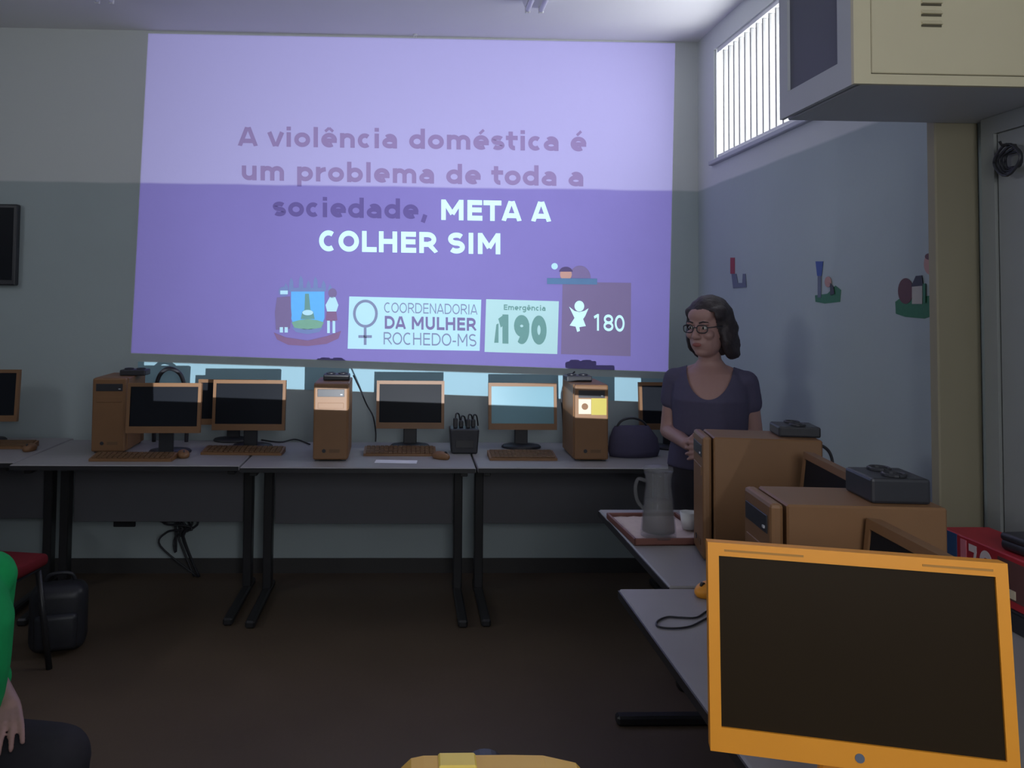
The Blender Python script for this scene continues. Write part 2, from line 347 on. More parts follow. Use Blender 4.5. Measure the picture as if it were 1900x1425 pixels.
# high window with narrow upright panes
w1 = struct(bpy.data.objects.new('window_1', None)); col.objects.link(w1); w1.location = (XR, (WIN[0]+WIN[1])/2, WIN[2])
wl, wh = WIN[1]-WIN[0], WIN[3]-WIN[2]
fr = bmesh.new()
for y in (-wl/2+.006, wl/2-.006): box(fr, (.035, y, wh/2), (.05, .012, wh))
for z in (.012, wh-.012): box(fr, (.035, 0, z), (.05, wl-.048, .024))
obj('window_frame', fr, 'white', w1)
NP = 17; pw = (wl-.024)/NP
pme = bar_me = None
for i in range(NP):
    y = -wl/2+.012+pw*(i+.5)
    if pme is None:
        o = obj('pane', B((0, 0, 0), (.005, pw-.016, wh-.05)), 'pane', w1); pme = o.data
    else:
        o = bpy.data.objects.new('pane', pme); col.objects.link(o); o.parent = w1
    o.location = (.038, y, wh/2); o.rotation_euler = (0, 0, R(random.uniform(8, 20)))
    if i:
        yb = -wl/2+.012+pw*i
        if bar_me is None: o = obj('mullion', B((0, 0, 0), (.03, .012, wh-.05), .002), 'alu', w1); bar_me = o.data
        else: o = bpy.data.objects.new('mullion', bar_me); col.objects.link(o); o.parent = w1
        o.location = (.035, yb, wh/2)
obj('window_sill', B((-.008, 0, -.016), (.03, wl+.06, .026), .004), 'greymetal', w1)
w3 = struct(bpy.data.objects.new('fill_window_left', None)); col.objects.link(w3); w3.location = (XL, (LEFT[0]+LEFT[1])/2, LEFT[2])  # left window frame, added out of view along with its fill light
fr = bmesh.new(); l3 = LEFT[1]-LEFT[0]
for y in (-l3/2+.012, -l3/6, l3/6, l3/2-.012): box(fr, (-.035, y, wh/2), (.05, .024, wh))
for z in (.012, wh-.012): box(fr, (-.035, 0, z), (.05, l3, .024))
obj('window_frame', fr, 'alu', w3)
# added rear window, behind the camera, to throw fill light
w2 = struct(bpy.data.objects.new('fill_window_rear', None)); col.objects.link(w2); w2.location = ((REAR[0]+REAR[1])/2, YR, REAR[2])
rl, rh = REAR[1]-REAR[0], REAR[3]-REAR[2]; fr = bmesh.new()
for x in (-rl/2+.015, 0, rl/2-.015): box(fr, (x, -.05, rh/2), (.03, .05, rh))
for z in (.015, rh-.015): box(fr, (0, -.05, z), (rl, .05, .03))
obj('window_frame', fr, 'alu', w2)

# ================================================================== PROJECTOR LIGHT AND SLIDE
SL = [(275, 62), (1253, 80), (1240, 690), (243, 655)]
BD = [(256, 671), (1242, 703), (1242, 747), (256, 712)]
ld = bpy.data.lights.new('projector_lamp', 'SPOT'); ld.energy = PROJ_W; ld.spot_size = R(75); ld.spot_blend = 0; ld.shadow_soft_size = .003; ld.use_nodes = True
lo = bpy.data.objects.new('projector_lamp', ld); col.objects.link(lo); lo.location = LENS
aim = (PY(750, 380, YB) - LENS); lo.rotation_mode = 'QUATERNION'; lo.rotation_quaternion = aim.to_track_quat('-Z', 'Y')
inv = lo.rotation_quaternion.inverted()
def uv(px, py):
    d = inv @ (PY(px, py, YB) - LENS); return d.x/d.z, d.y/d.z
nt = ld.node_tree; N = nt.nodes; L = nt.links
tc = N.new('ShaderNodeTexCoord'); sp = N.new('ShaderNodeSeparateXYZ'); L.new(tc.outputs['Normal'], sp.inputs[0])
def mth(op, a, b=None, c_=None, clamp=False):
    q = N.new('ShaderNodeMath'); q.operation = op; q.use_clamp = clamp
    for i, x in enumerate((a, b, c_)):
        if x is None: continue
        if isinstance(x, (int, float)): q.inputs[i].default_value = x
        else: L.new(x, q.inputs[i])
    return q.outputs[0]
U = mth('DIVIDE', sp.outputs['X'], sp.outputs['Z']); V = mth('DIVIDE', sp.outputs['Y'], sp.outputs['Z'])
def inside(poly):
    pts = [uv(*p) for p in poly]; cx = sum(p[0] for p in pts)/4; cy = sum(p[1] for p in pts)/4; out = None
    for i in range(4):
        (x0, y0), (x1, y1) = pts[i], pts[(i+1) % 4]; a, b_ = y0-y1, x1-x0; ln = math.hypot(a, b_); a /= ln; b_ /= ln; c_ = -(a*x0+b_*y0)
        if a*cx+b_*cy+c_ < 0: a, b_, c_ = -a, -b_, -c_
        e = mth('MULTIPLY_ADD', mth('MULTIPLY_ADD', U, a, mth('MULTIPLY_ADD', V, b_, c_)), 700.0, .5, clamp=True)
        out = e if out is None else mth('MULTIPLY', out, e)
    return out
s1 = mth('MULTIPLY', inside(SL), 1.0); s2 = mth('MULTIPLY', inside(BD), 1.25)
uc, vc = uv(830, 250)          # the lamp is brightest near the optical axis
du = mth('SUBTRACT', U, uc); dv = mth('SUBTRACT', V, vc)
fall = mth('MAXIMUM', mth('SUBTRACT', 1.16, mth('MULTIPLY', mth('ADD', mth('MULTIPLY', du, du), mth('MULTIPLY', dv, dv)), 1.25)), .75)
tot = mth('ADD', mth('ADD', mth('MULTIPLY', s1, fall), s2), .012)
em = N['Emission'] if 'Emission' in N else N.new('ShaderNodeEmission')
em.inputs['Color'].default_value = (.90, .95, 1.0, 1); L.new(tot, em.inputs['Strength'])
L.new(em.outputs[0], [n for n in N if n.type == 'OUTPUT_LIGHT'][0].inputs[0])

KS = 1.0
M['slide_bg'] = two_tone('slide_lavender', C(122, 112, 176, KS), C(162, 156, 202, KS), ZP, .8)
M['slide_txt'] = two_tone('slide_dull_text', C(92, 80, 138, KS), C(134, 116, 160, KS), ZP, .8)
M['slide_white'] = mat('slide_white_text', C(200, 244, 250, KS), .8, noise=.02)
M['slide_cyan'] = mat('slide_pale_cyan', C(172, 212, 230, KS), .8, noise=.02)
M['slide_mint'] = mat('slide_pale_mint', C(168, 204, 208, KS), .8, noise=.04, scale=4)
M['slide_mauve'] = mat('slide_mauve', C(112, 98, 136, KS), .8, noise=.05, scale=5)
M['slide_ink'] = mat('slide_purple_ink', C(112, 104, 150, KS), .8)
M['slide_ink2'] = mat('slide_grey_ink', C(118, 128, 160, KS), .8)
M['slide_green'] = mat('slide_green_ink', C(98, 142, 140, KS), .8)
M['slide_red'] = mat('slide_dull_red', C(122, 92, 130, KS), .8, noise=.06, scale=30)
M['slide_blue'] = mat('slide_sky_blue', C(92, 168, 232, KS), .8)
M['slide_grass'] = mat('slide_grass_green', C(112, 158, 140, KS), .8)
M['slide_slate'] = mat('slide_slate', C(106, 124, 172, KS), .8)
M['slide_plum'] = mat('slide_plum', C(112, 98, 140, KS), .8)
M['slide_teal'] = mat('slide_teal', C(78, 112, 150, KS), .8)
M['slide_dark'] = mat('slide_dark', C(74, 62, 104, KS), .8)
M['slide_band'] = mat('slide_taskbar', C(168, 208, 224, .68), .8, noise=.03, scale=3)
Y0, Y1, Y2, Y3 = YB-.003, YB-.0045, YB-.006, YB-.0075
def flat(pts, y, t=.0012):
    bm = bmesh.new(); prism(bm, [PY(a, b_, y) for a, b_ in pts], (0, t, 0)); return bm
slide = tag(obj('projected_slide', flat(SL, Y0, .0028), 'slide_bg'), 'large lavender slide projected on the back wall above the computers', 'projection')
def sp_(name, pts, m, y=Y1, parent=slide): return obj(name, flat(pts, y), m, parent)
def rect(x0, y0, x1, y1, sk=.0): return [(x0, y0), (x1, y0+sk), (x1, y1+sk), (x0, y1)]
def circ(cx, cy, rx, ry=None, n=24, a0=0, a1=360):
    ry = ry or rx; k = n if a1-a0 >= 360 else n+1
    return [(cx+rx*math.cos(R(a0+(a1-a0)*i/n)), cy+ry*math.sin(R(a0+(a1-a0)*i/n))) for i in range(k)]
def ln(name, s, x0, x1, yl, yr, caph, m, sw=.165, y=Y1, parent=slide, table=None):
    """one line of words, each word a part of its own"""
    tb = table or WB; tot = sum(tb.get(c, .35) for c in s); x = 0; out = []
    for wd_ in s.split(' '):
        ww = sum(tb[c] for c in wd_); u0_, u1_ = x/tot, (x+ww)/tot; x += ww+.348
        out.append(obj(name, text(wd_, lambda u, v: PY(x0+(x1-x0)*(u0_+(u1_-u0_)*u), yl+(yr-yl)*(u0_+(u1_-u0_)*u)-caph*v, y), sw, table=tb), m, parent))
    return out
ln('headline_word', 'A violência doméstica é', 441, 1090, 271, 281, 36, 'slide_txt')
ln('headline_word', 'um problema de toda a', 445, 1086, 334, 346, 36, 'slide_txt')
ln('headline_word', 'sociedade,', 504, 797, 401, 407, 36, 'slide_txt')
for o in ln('headline_word', 'META A', 815, 1023, 408, 412, 38, 'slide_white', .175)+ln('headline_word', 'COLHER SIM', 590, 932, 466, 472, 39, 'slide_white', .175): o['label'] = 'bright white headline word'
# coordination office label
c1 = sp_('office_label', [(648, 550), (893, 556), (890, 651), (645, 647)], 'slide_cyan')
ln('label_text', 'COORDENADORIA', 712, 886, 580, 584, 19, 'slide_ink2', .085, Y2, c1, WR)
ln('label_text', 'DA MULHER', 712, 884, 610, 614, 24, 'slide_ink', .16, Y2, c1)
ln('label_text', 'ROCHEDO-MS', 710, 885, 639, 643, 23, 'slide_ink2', .085, Y2, c1, WR)
bm = bmesh.new(); o1 = circ(678, 582, 23, 26, 32); i1 = circ(678, 582, 18, 21, 32)
for i in range(32):
    j = (i+1) % 32; prism(bm, [PY(*o1[i], Y2), PY(*o1[j], Y2), PY(*i1[j], Y2), PY(*i1[i], Y2)], (0, .001, 0))
prism(bm, [PY(*p, Y2) for p in rect(675, 608, 680, 640)], (0, .001, 0)); prism(bm, [PY(*p, Y2) for p in rect(665, 622, 690, 627)], (0, .001, 0))
obj('female_symbol', bm, 'slide_ink2', c1)
# emergency label
c2 = sp_('emergency_label', [(902, 555), (1037, 559), (1034, 657), (899, 653)], 'slide_mint')
ln('label_text', 'Emergência', 934, 1013, 575, 577, 10, 'slide_green', .15, Y2, c2)
ln('number_text', '190', 920, 1016, 637, 640, 54, 'slide_green', .24, Y2, c2)
sp_('number_mark', [(921, 602), (925, 600), (925, 636), (917, 636)], 'slide_green', Y2, c2)
# hotline label
c3 = sp_('hotline_label', [(1044, 523), (1171, 525), (1170, 661), (1041, 657)], 'slide_mauve')
ln('number_text', '180', 1098, 1160, 613, 616, 31, 'slide_white', .12, Y2, c3)
sp_('figure_head', circ(1075, 568, 9, 10), 'slide_white', Y3, c3)
sp_('figure_body', [(1056, 569), (1066, 577), (1075, 579), (1084, 577), (1092, 572), (1086, 586), (1082, 592), (1087, 605), (1075, 607), (1076, 614), (1071, 616), (1068, 606), (1057, 604), (1066, 590)], 'slide_white', Y2, c3)
# small round emblem over the hotline label
lg = sp_('round_logo', rect(1015, 516, 1108, 527, 1), 'slide_teal', Y3)
sp_('logo_dome', circ(1076, 516, 20, 23, 20, 180, 360), 'slide_plum', Y2, lg); sp_('logo_ball', circ(1050, 509, 11, 11), 'st_pink', Y2-.0003, lg)
sp_('logo_cap', circ(1050, 506, 13, 11, 16, 190, 350), 'slide_dark', Y2-.0008, lg); sp_('logo_bow', circ(1029, 494, 6, 6), 'slide_cyan', Y2, lg)
# coat of arms


arms = sp_('coat_of_arms', [(540, 538), (602, 538), (602, 590), (596, 606), (571, 617), (546, 606), (540, 590)], 'slide_blue')
sp_('shield_border', [(536, 534), (604, 534), (604, 541), (536, 541)], 'slide_slate', Y2, arms)
sp_('shield_grass', [(541, 598), (555, 594), (571, 592), (588, 594), (601, 598), (596, 608), (571, 612), (546, 608)], 'slide_grass', Y2, arms)
sp_('shield_foot', [(541, 607), (571, 611), (600, 607), (592, 616), (571, 620), (549, 616)], 'slide_slate', Y2, arms)
sp_('shield_tower', [(566, 545), (573, 545), (576, 575), (581, 578), (584, 592), (558, 592), (561, 578), (565, 575)], 'slide_green', Y2, arms)
sp_('shield_ring', circ(571, 580, 10, 5), 'slide_cyan', Y3, arms)
for k, (x, t) in enumerate(((530, 525), (540, 515), (558, 511), (572, 520), (585, 513), (600, 520), (612, 527))):
    sp_('crown_leaf', [(x-4, 540), (x-3, t+8), (x, t), (x+4, t+7), (x+5, 540)], 'slide_slate', Y1-.0005*(k % 2), arms)
lf = sp_('robed_supporter', [(514, 552), (538, 550), (541, 585), (538, 610), (512, 612), (510, 580)], 'slide_plum', Y2, arms)
sp_('supporter_head', circ(526, 541, 9, 9), 'slide_slate', Y2, arms); sp_('supporter_collar', rect(520, 539, 534, 546), 'slide_cyan', Y3, arms)
for x in (519, 528): sp_('supporter_foot', rect(x, 607, x+6, 617), 'slide_cyan', Y3, arms)
sp_('supporter_head', circ(617, 544, 8, 9), 'slide_plum', Y2, arms)
sp_('supporter_shirt', [(612, 551), (622, 551), (628, 566), (624, 578), (607, 578), (604, 566)], 'slide_cyan', Y2, arms)
sp_('supporter_shorts', [(606, 578), (624, 578), (626, 594), (616, 597), (604, 594)], 'slide_red', Y2, arms)
for x in (607, 617): sp_('supporter_leg', rect(x, 595, x+5, 618), 'slide_cyan', Y2, arms)
sp_('ribbon', [(508, 617), (530, 626), (571, 632), (606, 624), (633, 614), (628, 628), (606, 638), (571, 642), (535, 640), (514, 630)], 'slide_red', Y3, arms)
band = tag(obj('projected_taskbar', flat(BD, Y0, .0028), 'slide_band'), 'pale cyan strip of light projected just below the lavender slide', 'projection')

# ================================================================== FURNITURE
def desk(label, L_, D_, h, loc, rz, group, panel=True, leg_in=.05, legy=.18):
    t = thing('computer_desk', label, 'desk', loc, rz, group)
    obj('tabletop', B((0, 0, h-.0125), (L_, D_, .025), .004), 'laminate', t)
    obj('edge_trim', B((0, -D_/2-.002, h-.014), (L_-.004, .004, .02)), 'blackmetal', t)
    if panel: obj('modesty_panel', B((0, D_/2-.12, h-.025-.19), (L_-2*leg_in-.05, .014, .38), .002), 'panel', t)
    for s in (-1, 1):
        x = s*(L_/2-leg_in)
        obj('leg', B((x, legy, (h-.025+.03)/2), (.045, .06, h-.025-.03), .004), 'blackmetal', t)
        obj('foot', B((x, .0, .0175), (.045, D_-.1, .035), .008), 'blackmetal', t)
        obj('crossbar', B((x, 0, h-.025-.015), (.035, D_-.14, .03), .003), 'blackmetal', t)
    return t
HD = .75
gd = 'desks along the back wall'
def bdesk(lab, x0, x1, yf): return desk(lab, x1-x0, .68, HD, ((x0+x1)/2, yf+.34, 0), 0, gd)
bdesk('grey desk at the far left of the back row, mostly cut by the frame', -2.91, -1.835, 3.86)
bdesk('grey-topped desk under the leftmost tower and the cable bundle', -1.825, -.78, 3.80)
bdesk('grey-topped desk in the middle of the back row with the sheet of paper', -.77, .315, 3.765)
bdesk('grey-topped desk of the back row nearest the standing woman', .325, 1.385, 3.775)
gr_ = 'tables along the right wall'
def rdesk(lab, xl, xr, y0, y1): return desk(lab, y1-y0, xr-xl, HD, ((xl+xr)/2, (y0+y1)/2, 0), R(-90), gr_, True, .06, .2)
rdesk('light grey table with the jug and tray by the right wall', .712, 1.50, 2.20, 3.015)
rdesk('light grey table with the thin looped cable, behind the big monitor', .57, 1.555, 1.262, 2.182)
rdesk('light grey table under the big orange monitor in the foreground', .40, 1.19, .34, 1.245)

def monitor(label, loc, rz, group='orange monitors', tilt=8, Wm=.38, Hm=.272, zb=.112, screen='screen', logo=True, base_dy=.035):
    """stands at loc (table height), screen looks along local -Y; zb = height of the lower frame edge"""
    t = thing('computer_monitor', label, 'monitor', loc, rz, group)
    tl = Matrix.Rotation(R(-tilt), 4, 'X'); piv = Matrix.Translation((0, 0, zb+Hm/2)) @ tl
    def part(name, bm, m, parent=t, smooth=False):
        bmesh.ops.transform(bm, matrix=piv, verts=bm.verts); return obj(name, bm, m, parent, smooth)
    bt, bb, bs = .018, .032, .015
    f = bmesh.new(); d = .028
    o4 = [(-Wm/2, -Hm/2), (Wm/2, -Hm/2), (Wm/2, Hm/2), (-Wm/2, Hm/2)]
    i4 = [(-Wm/2+bs, -Hm/2+bb), (Wm/2-bs, -Hm/2+bb), (Wm/2-bs, Hm/2-bt), (-Wm/2+bs, Hm/2-bt)]
    for k in range(4):
        j = (k+1) % 4; prism(f, [(q[0], -d/2, q[1]) for q in (o4[k], o4[j], i4[j], i4[k])], (0, d, 0))
    bmesh.ops.remove_doubles(f, verts=f.verts, dist=1e-5)
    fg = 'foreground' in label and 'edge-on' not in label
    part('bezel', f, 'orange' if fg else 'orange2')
    part('screen', B((0, -.004, (bb-bt)/2), (Wm-2*bs-.0005, .012, Hm-bb-bt-.0005)), screen)
    s = bmesh.new(); box(s, (0, .016+.006, 0), (Wm-.03, .016, Hm-.03), .006); box(s, (0, .038, -.01), (Wm*.55, .03, Hm*.6), .012)
    part('back_shell', s, 'orange' if fg else 'orange2')
    if logo:
        part('logo', _disc(.006, (0, -d/2-.0006, -Hm/2+bb*.45)), 'st_grey')
        part('caption_strip', B((-Wm/2+.075, -d/2-.0004, Hm/2-bt*.55), (.105, .0008, .0028)), 'caption')
        part('caption_strip', B((Wm/2-.06, -d/2-.0004, Hm/2-bt*.55), (.085, .0008, .0028)), 'caption')
    nk = bmesh.new(); box(nk, (0, .05, (zb+Hm*.45)/2), (.07, .022, zb+Hm*.45-.012), .004); obj('stand_neck', nk, 'orange' if fg else 'black', t)
    bs_ = bmesh.new(); solid(bs_, [(.098, 0), (.1, .006), (.092, .014), (.05, .02)], 28)
    bmesh.ops.scale(bs_, vec=(1.05, .78, 1), verts=bs_.verts); bmesh.ops.translate(bs_, vec=(0, base_dy, 0), verts=bs_.verts)
    obj('stand_base', bs_, 'orange' if fg else 'black', t, True)
    return t
def _disc(r, c):
    bm = bmesh.new(); bmesh.ops.create_cone(bm, cap_ends=True, segments=18, radius1=r, radius2=r, depth=.001, matrix=Matrix.Translation(c) @ Matrix.Rotation(R(90), 4, 'X')); return bm

def tower(label, loc, rz, group='orange computer towers', stickers=False, w=.168, d=.33, h=.37):
    t = thing('computer_tower', label, 'computer', loc, rz, group)
    obj('body', B((0, d/2+.012, h/2+.004), (w, d-.024, h-.008), .004), 'orange2', t)
    obj('front_panel', B((0, .006, h/2+.004), (w-.004, .026, h-.008), .008, seg=2), 'orange2', t)
    fy = -.0075
    dr = obj('drive_bay', B((0, fy, h-.045), (w-.04, .004, .036), .001), 'black', t)
    obj('tray_button', B((w/2-.034, fy-.003, h-.052), (.010, .003, .005)), 'greymetal', dr)
    obj('drive_bay', B((0, fy, h-.105), (w-.046, .003, .026), .001), 'orange2', t)
    obj('power_button', _disc(.009, (-.03, fy-.001, .05)), 'black', t)
    obj('front_vent', B((.02, fy, .05), (.05, .002, .016)), 'orange_dark', t)
    for sx in (-1, 1):
        for y in (.03, d-.03): obj('foot', B((sx*(w/2-.02), y, .003), (.02, .02, .006)), 'black', t)
    if stickers:
        s = obj('cream_sticker', B((-w*.2, -.0085, h-.105), (w*.36, .002, .072)), 'cream', t)
        rg = bmesh.new(); bmesh.ops.create_cone(rg, cap_ends=True, segments=20, radius1=.016, radius2=.016, depth=.001, matrix=Matrix.Translation((-w*.2, -.0100, h-.105)) @ Matrix.Rotation(R(90), 4, 'X'))
        obj('round_mark', rg, 'brown', s)
        obj('yellow_sticker', B((w*.21, -.0085, h-.105), (w*.44, .002, .08)), 'olive', t)
    return t
def keyboard(label, loc, rz, group='orange keyboards', L_=.37, D_=.135):
    t = thing('keyboard', label, 'keyboard', loc, rz, group)
    k = bmesh.new(); prism(k, [(-L_/2, -D_/2, 0), (-L_/2, D_/2, 0), (-L_/2, D_/2, .026), (-L_/2, -D_/2, .012)], (L_, 0, 0)); obj('case', k, 'orange2', t)
    for r_ in range(5):
        y = -D_/2+.015+r_*(D_-.03)/4; z = .012+.014*(y+D_/2)/D_
        rw = bmesh.new()
        for q in range(15): box(rw, (-L_/2+.021+q*(L_-.042)/14, y, z+.003), (.019, (D_-.03)/4-.004, .006))
        o = obj('key_row', rw, 'orange_dark', t)
    return t
def mouse(label, loc, rz, group='orange mice', m='orange2'):
    t = thing('computer_mouse', label, 'mouse', loc, rz, group)
    b_ = bmesh.new(); ell(b_, (0, 0, .012), (.03, .052, .024)); bmesh.ops.bisect_plane(b_, geom=list(b_.verts)+list(b_.edges)+list(b_.faces), plane_co=(0, 0, 0), plane_no=(0, 0, -1), clear_outer=True)
    bmesh.ops.holes_fill(b_, edges=b_.edges); obj('shell', b_, m, t, True)
    w_ = bmesh.new(); bmesh.ops.create_cone(w_, cap_ends=True, segments=12, radius1=.008, radius2=.008, depth=.006, matrix=Matrix.Translation((0, -.03, .030)) @ Matrix.Rotation(R(90), 4, 'Y')); obj('wheel', w_, 'black', t)
    return t
def adapter(label, loc, rz, sx=.13, sy=.10, sz=.042):
    t = thing('power_adapter', label, 'adapter', loc, rz, 'small black boxes on the towers')
    obj('case', B((0, 0, sz/2), (sx, sy, sz), .006, seg=2), 'black', t)
    for s in (-1, 1):
        b_ = bmesh.new(); pts = [Vector((s*.03+.02*math.cos(a), .02*math.sin(a), sz+.003)) for a in [2*math.pi*k/16 for k in range(17)]]
        tube(b_, pts, .004, 6, False); obj('top_ring', b_, 'black', t)
    return t
def cable(name, label, pts, r=.004, m='black', n=8, group=None):
    return tag(obj(name, tube(bmesh.new(), spline(pts, n), r, 6), m, smooth=True), label, 'cable', group)

# towers on the back row: lower front corners read from the photograph on the desk plane
def tw(px, py, lab, rz=0, **k):
    p = PZ(px, py, HD); return tower(lab, (p.x, p.y+.012, HD+.0005), rz, **k), p
t1, p1 = tw(199, 842, 'orange computer tower farthest left, unlit, with a black drive slot', R(3))
t2, p2 = tw(612, 857, 'orange computer tower in the middle of the back row, its top front lit', R(1))
t3, p3 = tw(1098, 857, 'orange computer tower with cream and yellow stickers beside the woman', R(-1), stickers=True)
ZT = HD+.3705
for p, dx, lab in ((p1, .06, 'small black box on top of the leftmost computer tower'), (p2, .01, 'small black box on top of the middle computer tower'), (p3, -.03, 'small black box on top of the stickered computer tower')):
    adapter(lab, (p.x+dx, p.y+.2, ZT), R(2), sx=.13, sz=.03)
# monitors of the back row (x, lower frame y in the photograph; distance of the screen)
def mo(px, py, Y, lab, rz=0, scr='screen', **k):
    p = PY(px, py, Y)
    return monitor(lab, (p.x, Y, HD+.0005), rz, tilt=5, zb=max(.08, p.z-HD), screen=scr, logo=False, **k)
mo(-36, 782, 4.37, 'monitor at the left edge of the photo, only its right side in view', R(4), base_dy=.07)
mo(304, 803, 4.0, 'monitor beside the leftmost tower with a black loop above it', R(2), Wm=.352, Hm=.24, base_dy=.13)
mo(430, 788, 4.44, 'monitor half hidden behind its neighbour, a narrow strip of it showing', R(0), Wm=.365, Hm=.243)
mo(462, 798, 4.19, 'monitor in front of the half-hidden one, left of the middle tower', R(0), Wm=.368, Hm=.254, base_dy=.1)
mo(761, 795, 4.27, 'monitor just right of the middle tower, above the sheet of paper', R(0), Wm=.355, Hm=.248)
mo(969, 797, 4.27, 'monitor with a pale cyan glow across the top of its screen', R(0), 'screen_pale', Wm=.36, Hm=.243)
mo(1248, 797, 4.27, 'monitor partly hidden behind the standing woman', R(0), Wm=.36, Hm=.248)
# keyboards and mice of the back row
def kb(px, py, lab, rz=0, L_=.37, D_=.135):
    p = PZ(px, py, HD); return keyboard(lab, (p.x, p.y, HD+.0005), rz, L_=L_, D_=D_)
kb(8, 830, 'keyboard at the left edge of the photo', R(2), .30, .11)
kb(248, 853, 'keyboard in front of the leftmost tower', R(0), .385, .10)
kb(452, 841, 'keyboard below the monitor left of the middle tower', R(-2), .40, .11)
kb(742, 842, 'keyboard behind the sheet of paper', R(0), .36)
kb(968, 850, 'keyboard below the cyan-lit monitor', R(0), .33)
def ms(px, py, lab, rz=0): p = PZ(px, py, HD); return mouse(lab, (p.x, p.y, HD+.0005), rz)
ms(55, 836, 'mouse at the left end of the back desks'); ms(340, 848, 'mouse in front of the monitor with the black loop', R(20)); ms(818, 851, 'mouse right of the sheet of paper', R(50))
p = PZ(735, 857, HD); tag(obj('paper_sheet', B((0, 0, .0008), (.20, .075, .0008)), 'paper', loc=(p.x, p.y, HD+.0004), rot=(0, 0, R(-4))), 'white sheet of paper lying at the front edge of the middle desk', 'paper')
# black voltage stabiliser with plugs on top
def stabiliser(label, px, py, w, d, h, plugs):
    p = PZ(px, py, HD); t = thing('voltage_stabilizer', label, 'stabilizer', (p.x, p.y+d/2, HD+.0005), 0)
    b_ = bmesh.new(); box(b_, (0, 0, h/2), (w, d, h), .008, seg=2)
    for v in b_.verts:
        k = .88+.12*v.co.z/h; v.co.x *= k; v.co.y *= k
    obj('case', b_, 'black', t)
    obj('front_plate', B((0, -d/2+.004, h*.4), (w*.6, .004, h*.3), .001), 'blackmetal', t)
    for x, y, hh in plugs:
        q = obj('plug', B((x, y, h+hh/2), (.022, .028, hh), .004), 'black', t)
        obj('plug_cord', tube(bmesh.new(), spline([(x, y, h+hh-.004), (x+.004, y+.01, h+hh+.02), (x+.02, y+.03, h+hh+.012), (x+.03, y+.05, h)], 5), .004, 6), 'black', q, True)
    return t
stabiliser('black stabiliser box full of plugs between two monitors', 862, 843, .15, .13, .125, [(-.045, -.02, .05), (-.015, .0, .035), (.02, -.02, .045), (.048, .01, .04)])
# dark bag right of the stickered tower
p = PZ(1185, 852, HD); t = thing('handbag', 'dark handbag slumped on the desk behind the woman', 'bag', (p.x, p.y+.09, HD+.0005), R(6))
b_ = bmesh.new(); loft(b_, [(0, 0, 0, .125, .065), (.03, 0, 0, .135, .075), (.09, .0, .0, .125, .06), (.135, -.01, 0, .10, .035), (.15, -.01, 0, .09, .02)], 24); obj('body', b_, 'navy', t, True)
obj('strap', tube(bmesh.new(), spline([(-.10, 0, .12), (-.07, -.01, .175), (-.01, -.01, .19), (.05, 0, .17), (.08, 0, .13)], 6), .006, 6), 'black', t, True)
# loops and cords
p = PY(317, 712, 4.35); cen = Vector((p.x, 4.36, p.z))
cable('looped_cable', 'thick black cable arching up behind the monitor beside the leftmost tower', [Vector((cen.x-.085, cen.y, HD+.012)), cen+Vector((-.085, 0, -.12)), cen+Vector((-.072, 0, .02)), cen+Vector((-.03, 0, .075)), cen+Vector((.02, 0, .07)), cen+Vector((.06, 0, .02)), cen+Vector((.085, 0, -.12)), Vector((cen.x+.085, cen.y, HD+.012))], .011)
a = PY(656, 697, p2.y+.33); c_ = PY(692, 772, 4.44); cable('hanging_cable', 'black cord hanging down behind the middle tower', [a, PY(668, 722, 4.38), PY(680, 750, 4.44), c_, PY(697, 800, 4.45), (PY(697, 815, 4.44).x, 4.44, HD+.004)], .004)
cable('hanging_cable', 'black cord looping down left of the stickered tower', [PY(1066, 690, p3.y+.33), PY(1052, 705, 4.42), PY(1042, 730, 4.45), PY(1044, 770, 4.45), (PY(1046, 800, 4.44).x, 4.44, HD+.004)], .004)
cable('hanging_cable', 'black cord lying on the desk left of the middle tower', [Vector((*PZ(485, 818, HD).xy, HD+.005)), Vector((*PZ(520, 822, HD).xy, HD+.005)), Vector((*PZ(548, 817, HD).xy, HD+.005)), Vector((*PZ(575, 826, HD).xy, HD+.005))], .004)
# cable tangle below the left desk
t = thing('cable_tangle', 'tangled black cables hanging below the desk on the left', 'cable', (PY(330, 990, 4.5).x, 4.52, 0))
for k in range(7):
    x = random.uniform(-.06, .08); pts = [(x, 0, .74)]
    for q in range(5): pts.append((random.uniform(-.10, .10), random.uniform(-.03, .03), .42-.05*q+random.uniform(-.06, .06)))
    pts.append((random.uniform(-.06, .08), 0.02, .74)) if k % 2 else pts.append((x+.04, .0, .004))
    obj('cable', tube(bmesh.new(), spline(pts, 6), .006, 6), 'black', t, True)
p = PY(232, 965, YB); t = thing('wall_socket', 'dark wall socket below the desk on the left', 'socket', (p.x, YB, p.z))
obj('plate', B((0, -.006, 0), (.12, .012, .07), .003), 'black', t)
for s in (-1, 1): obj('socket_insert', _disc(.02, (s*.03, -.0128, 0)), 'blackmetal', t)

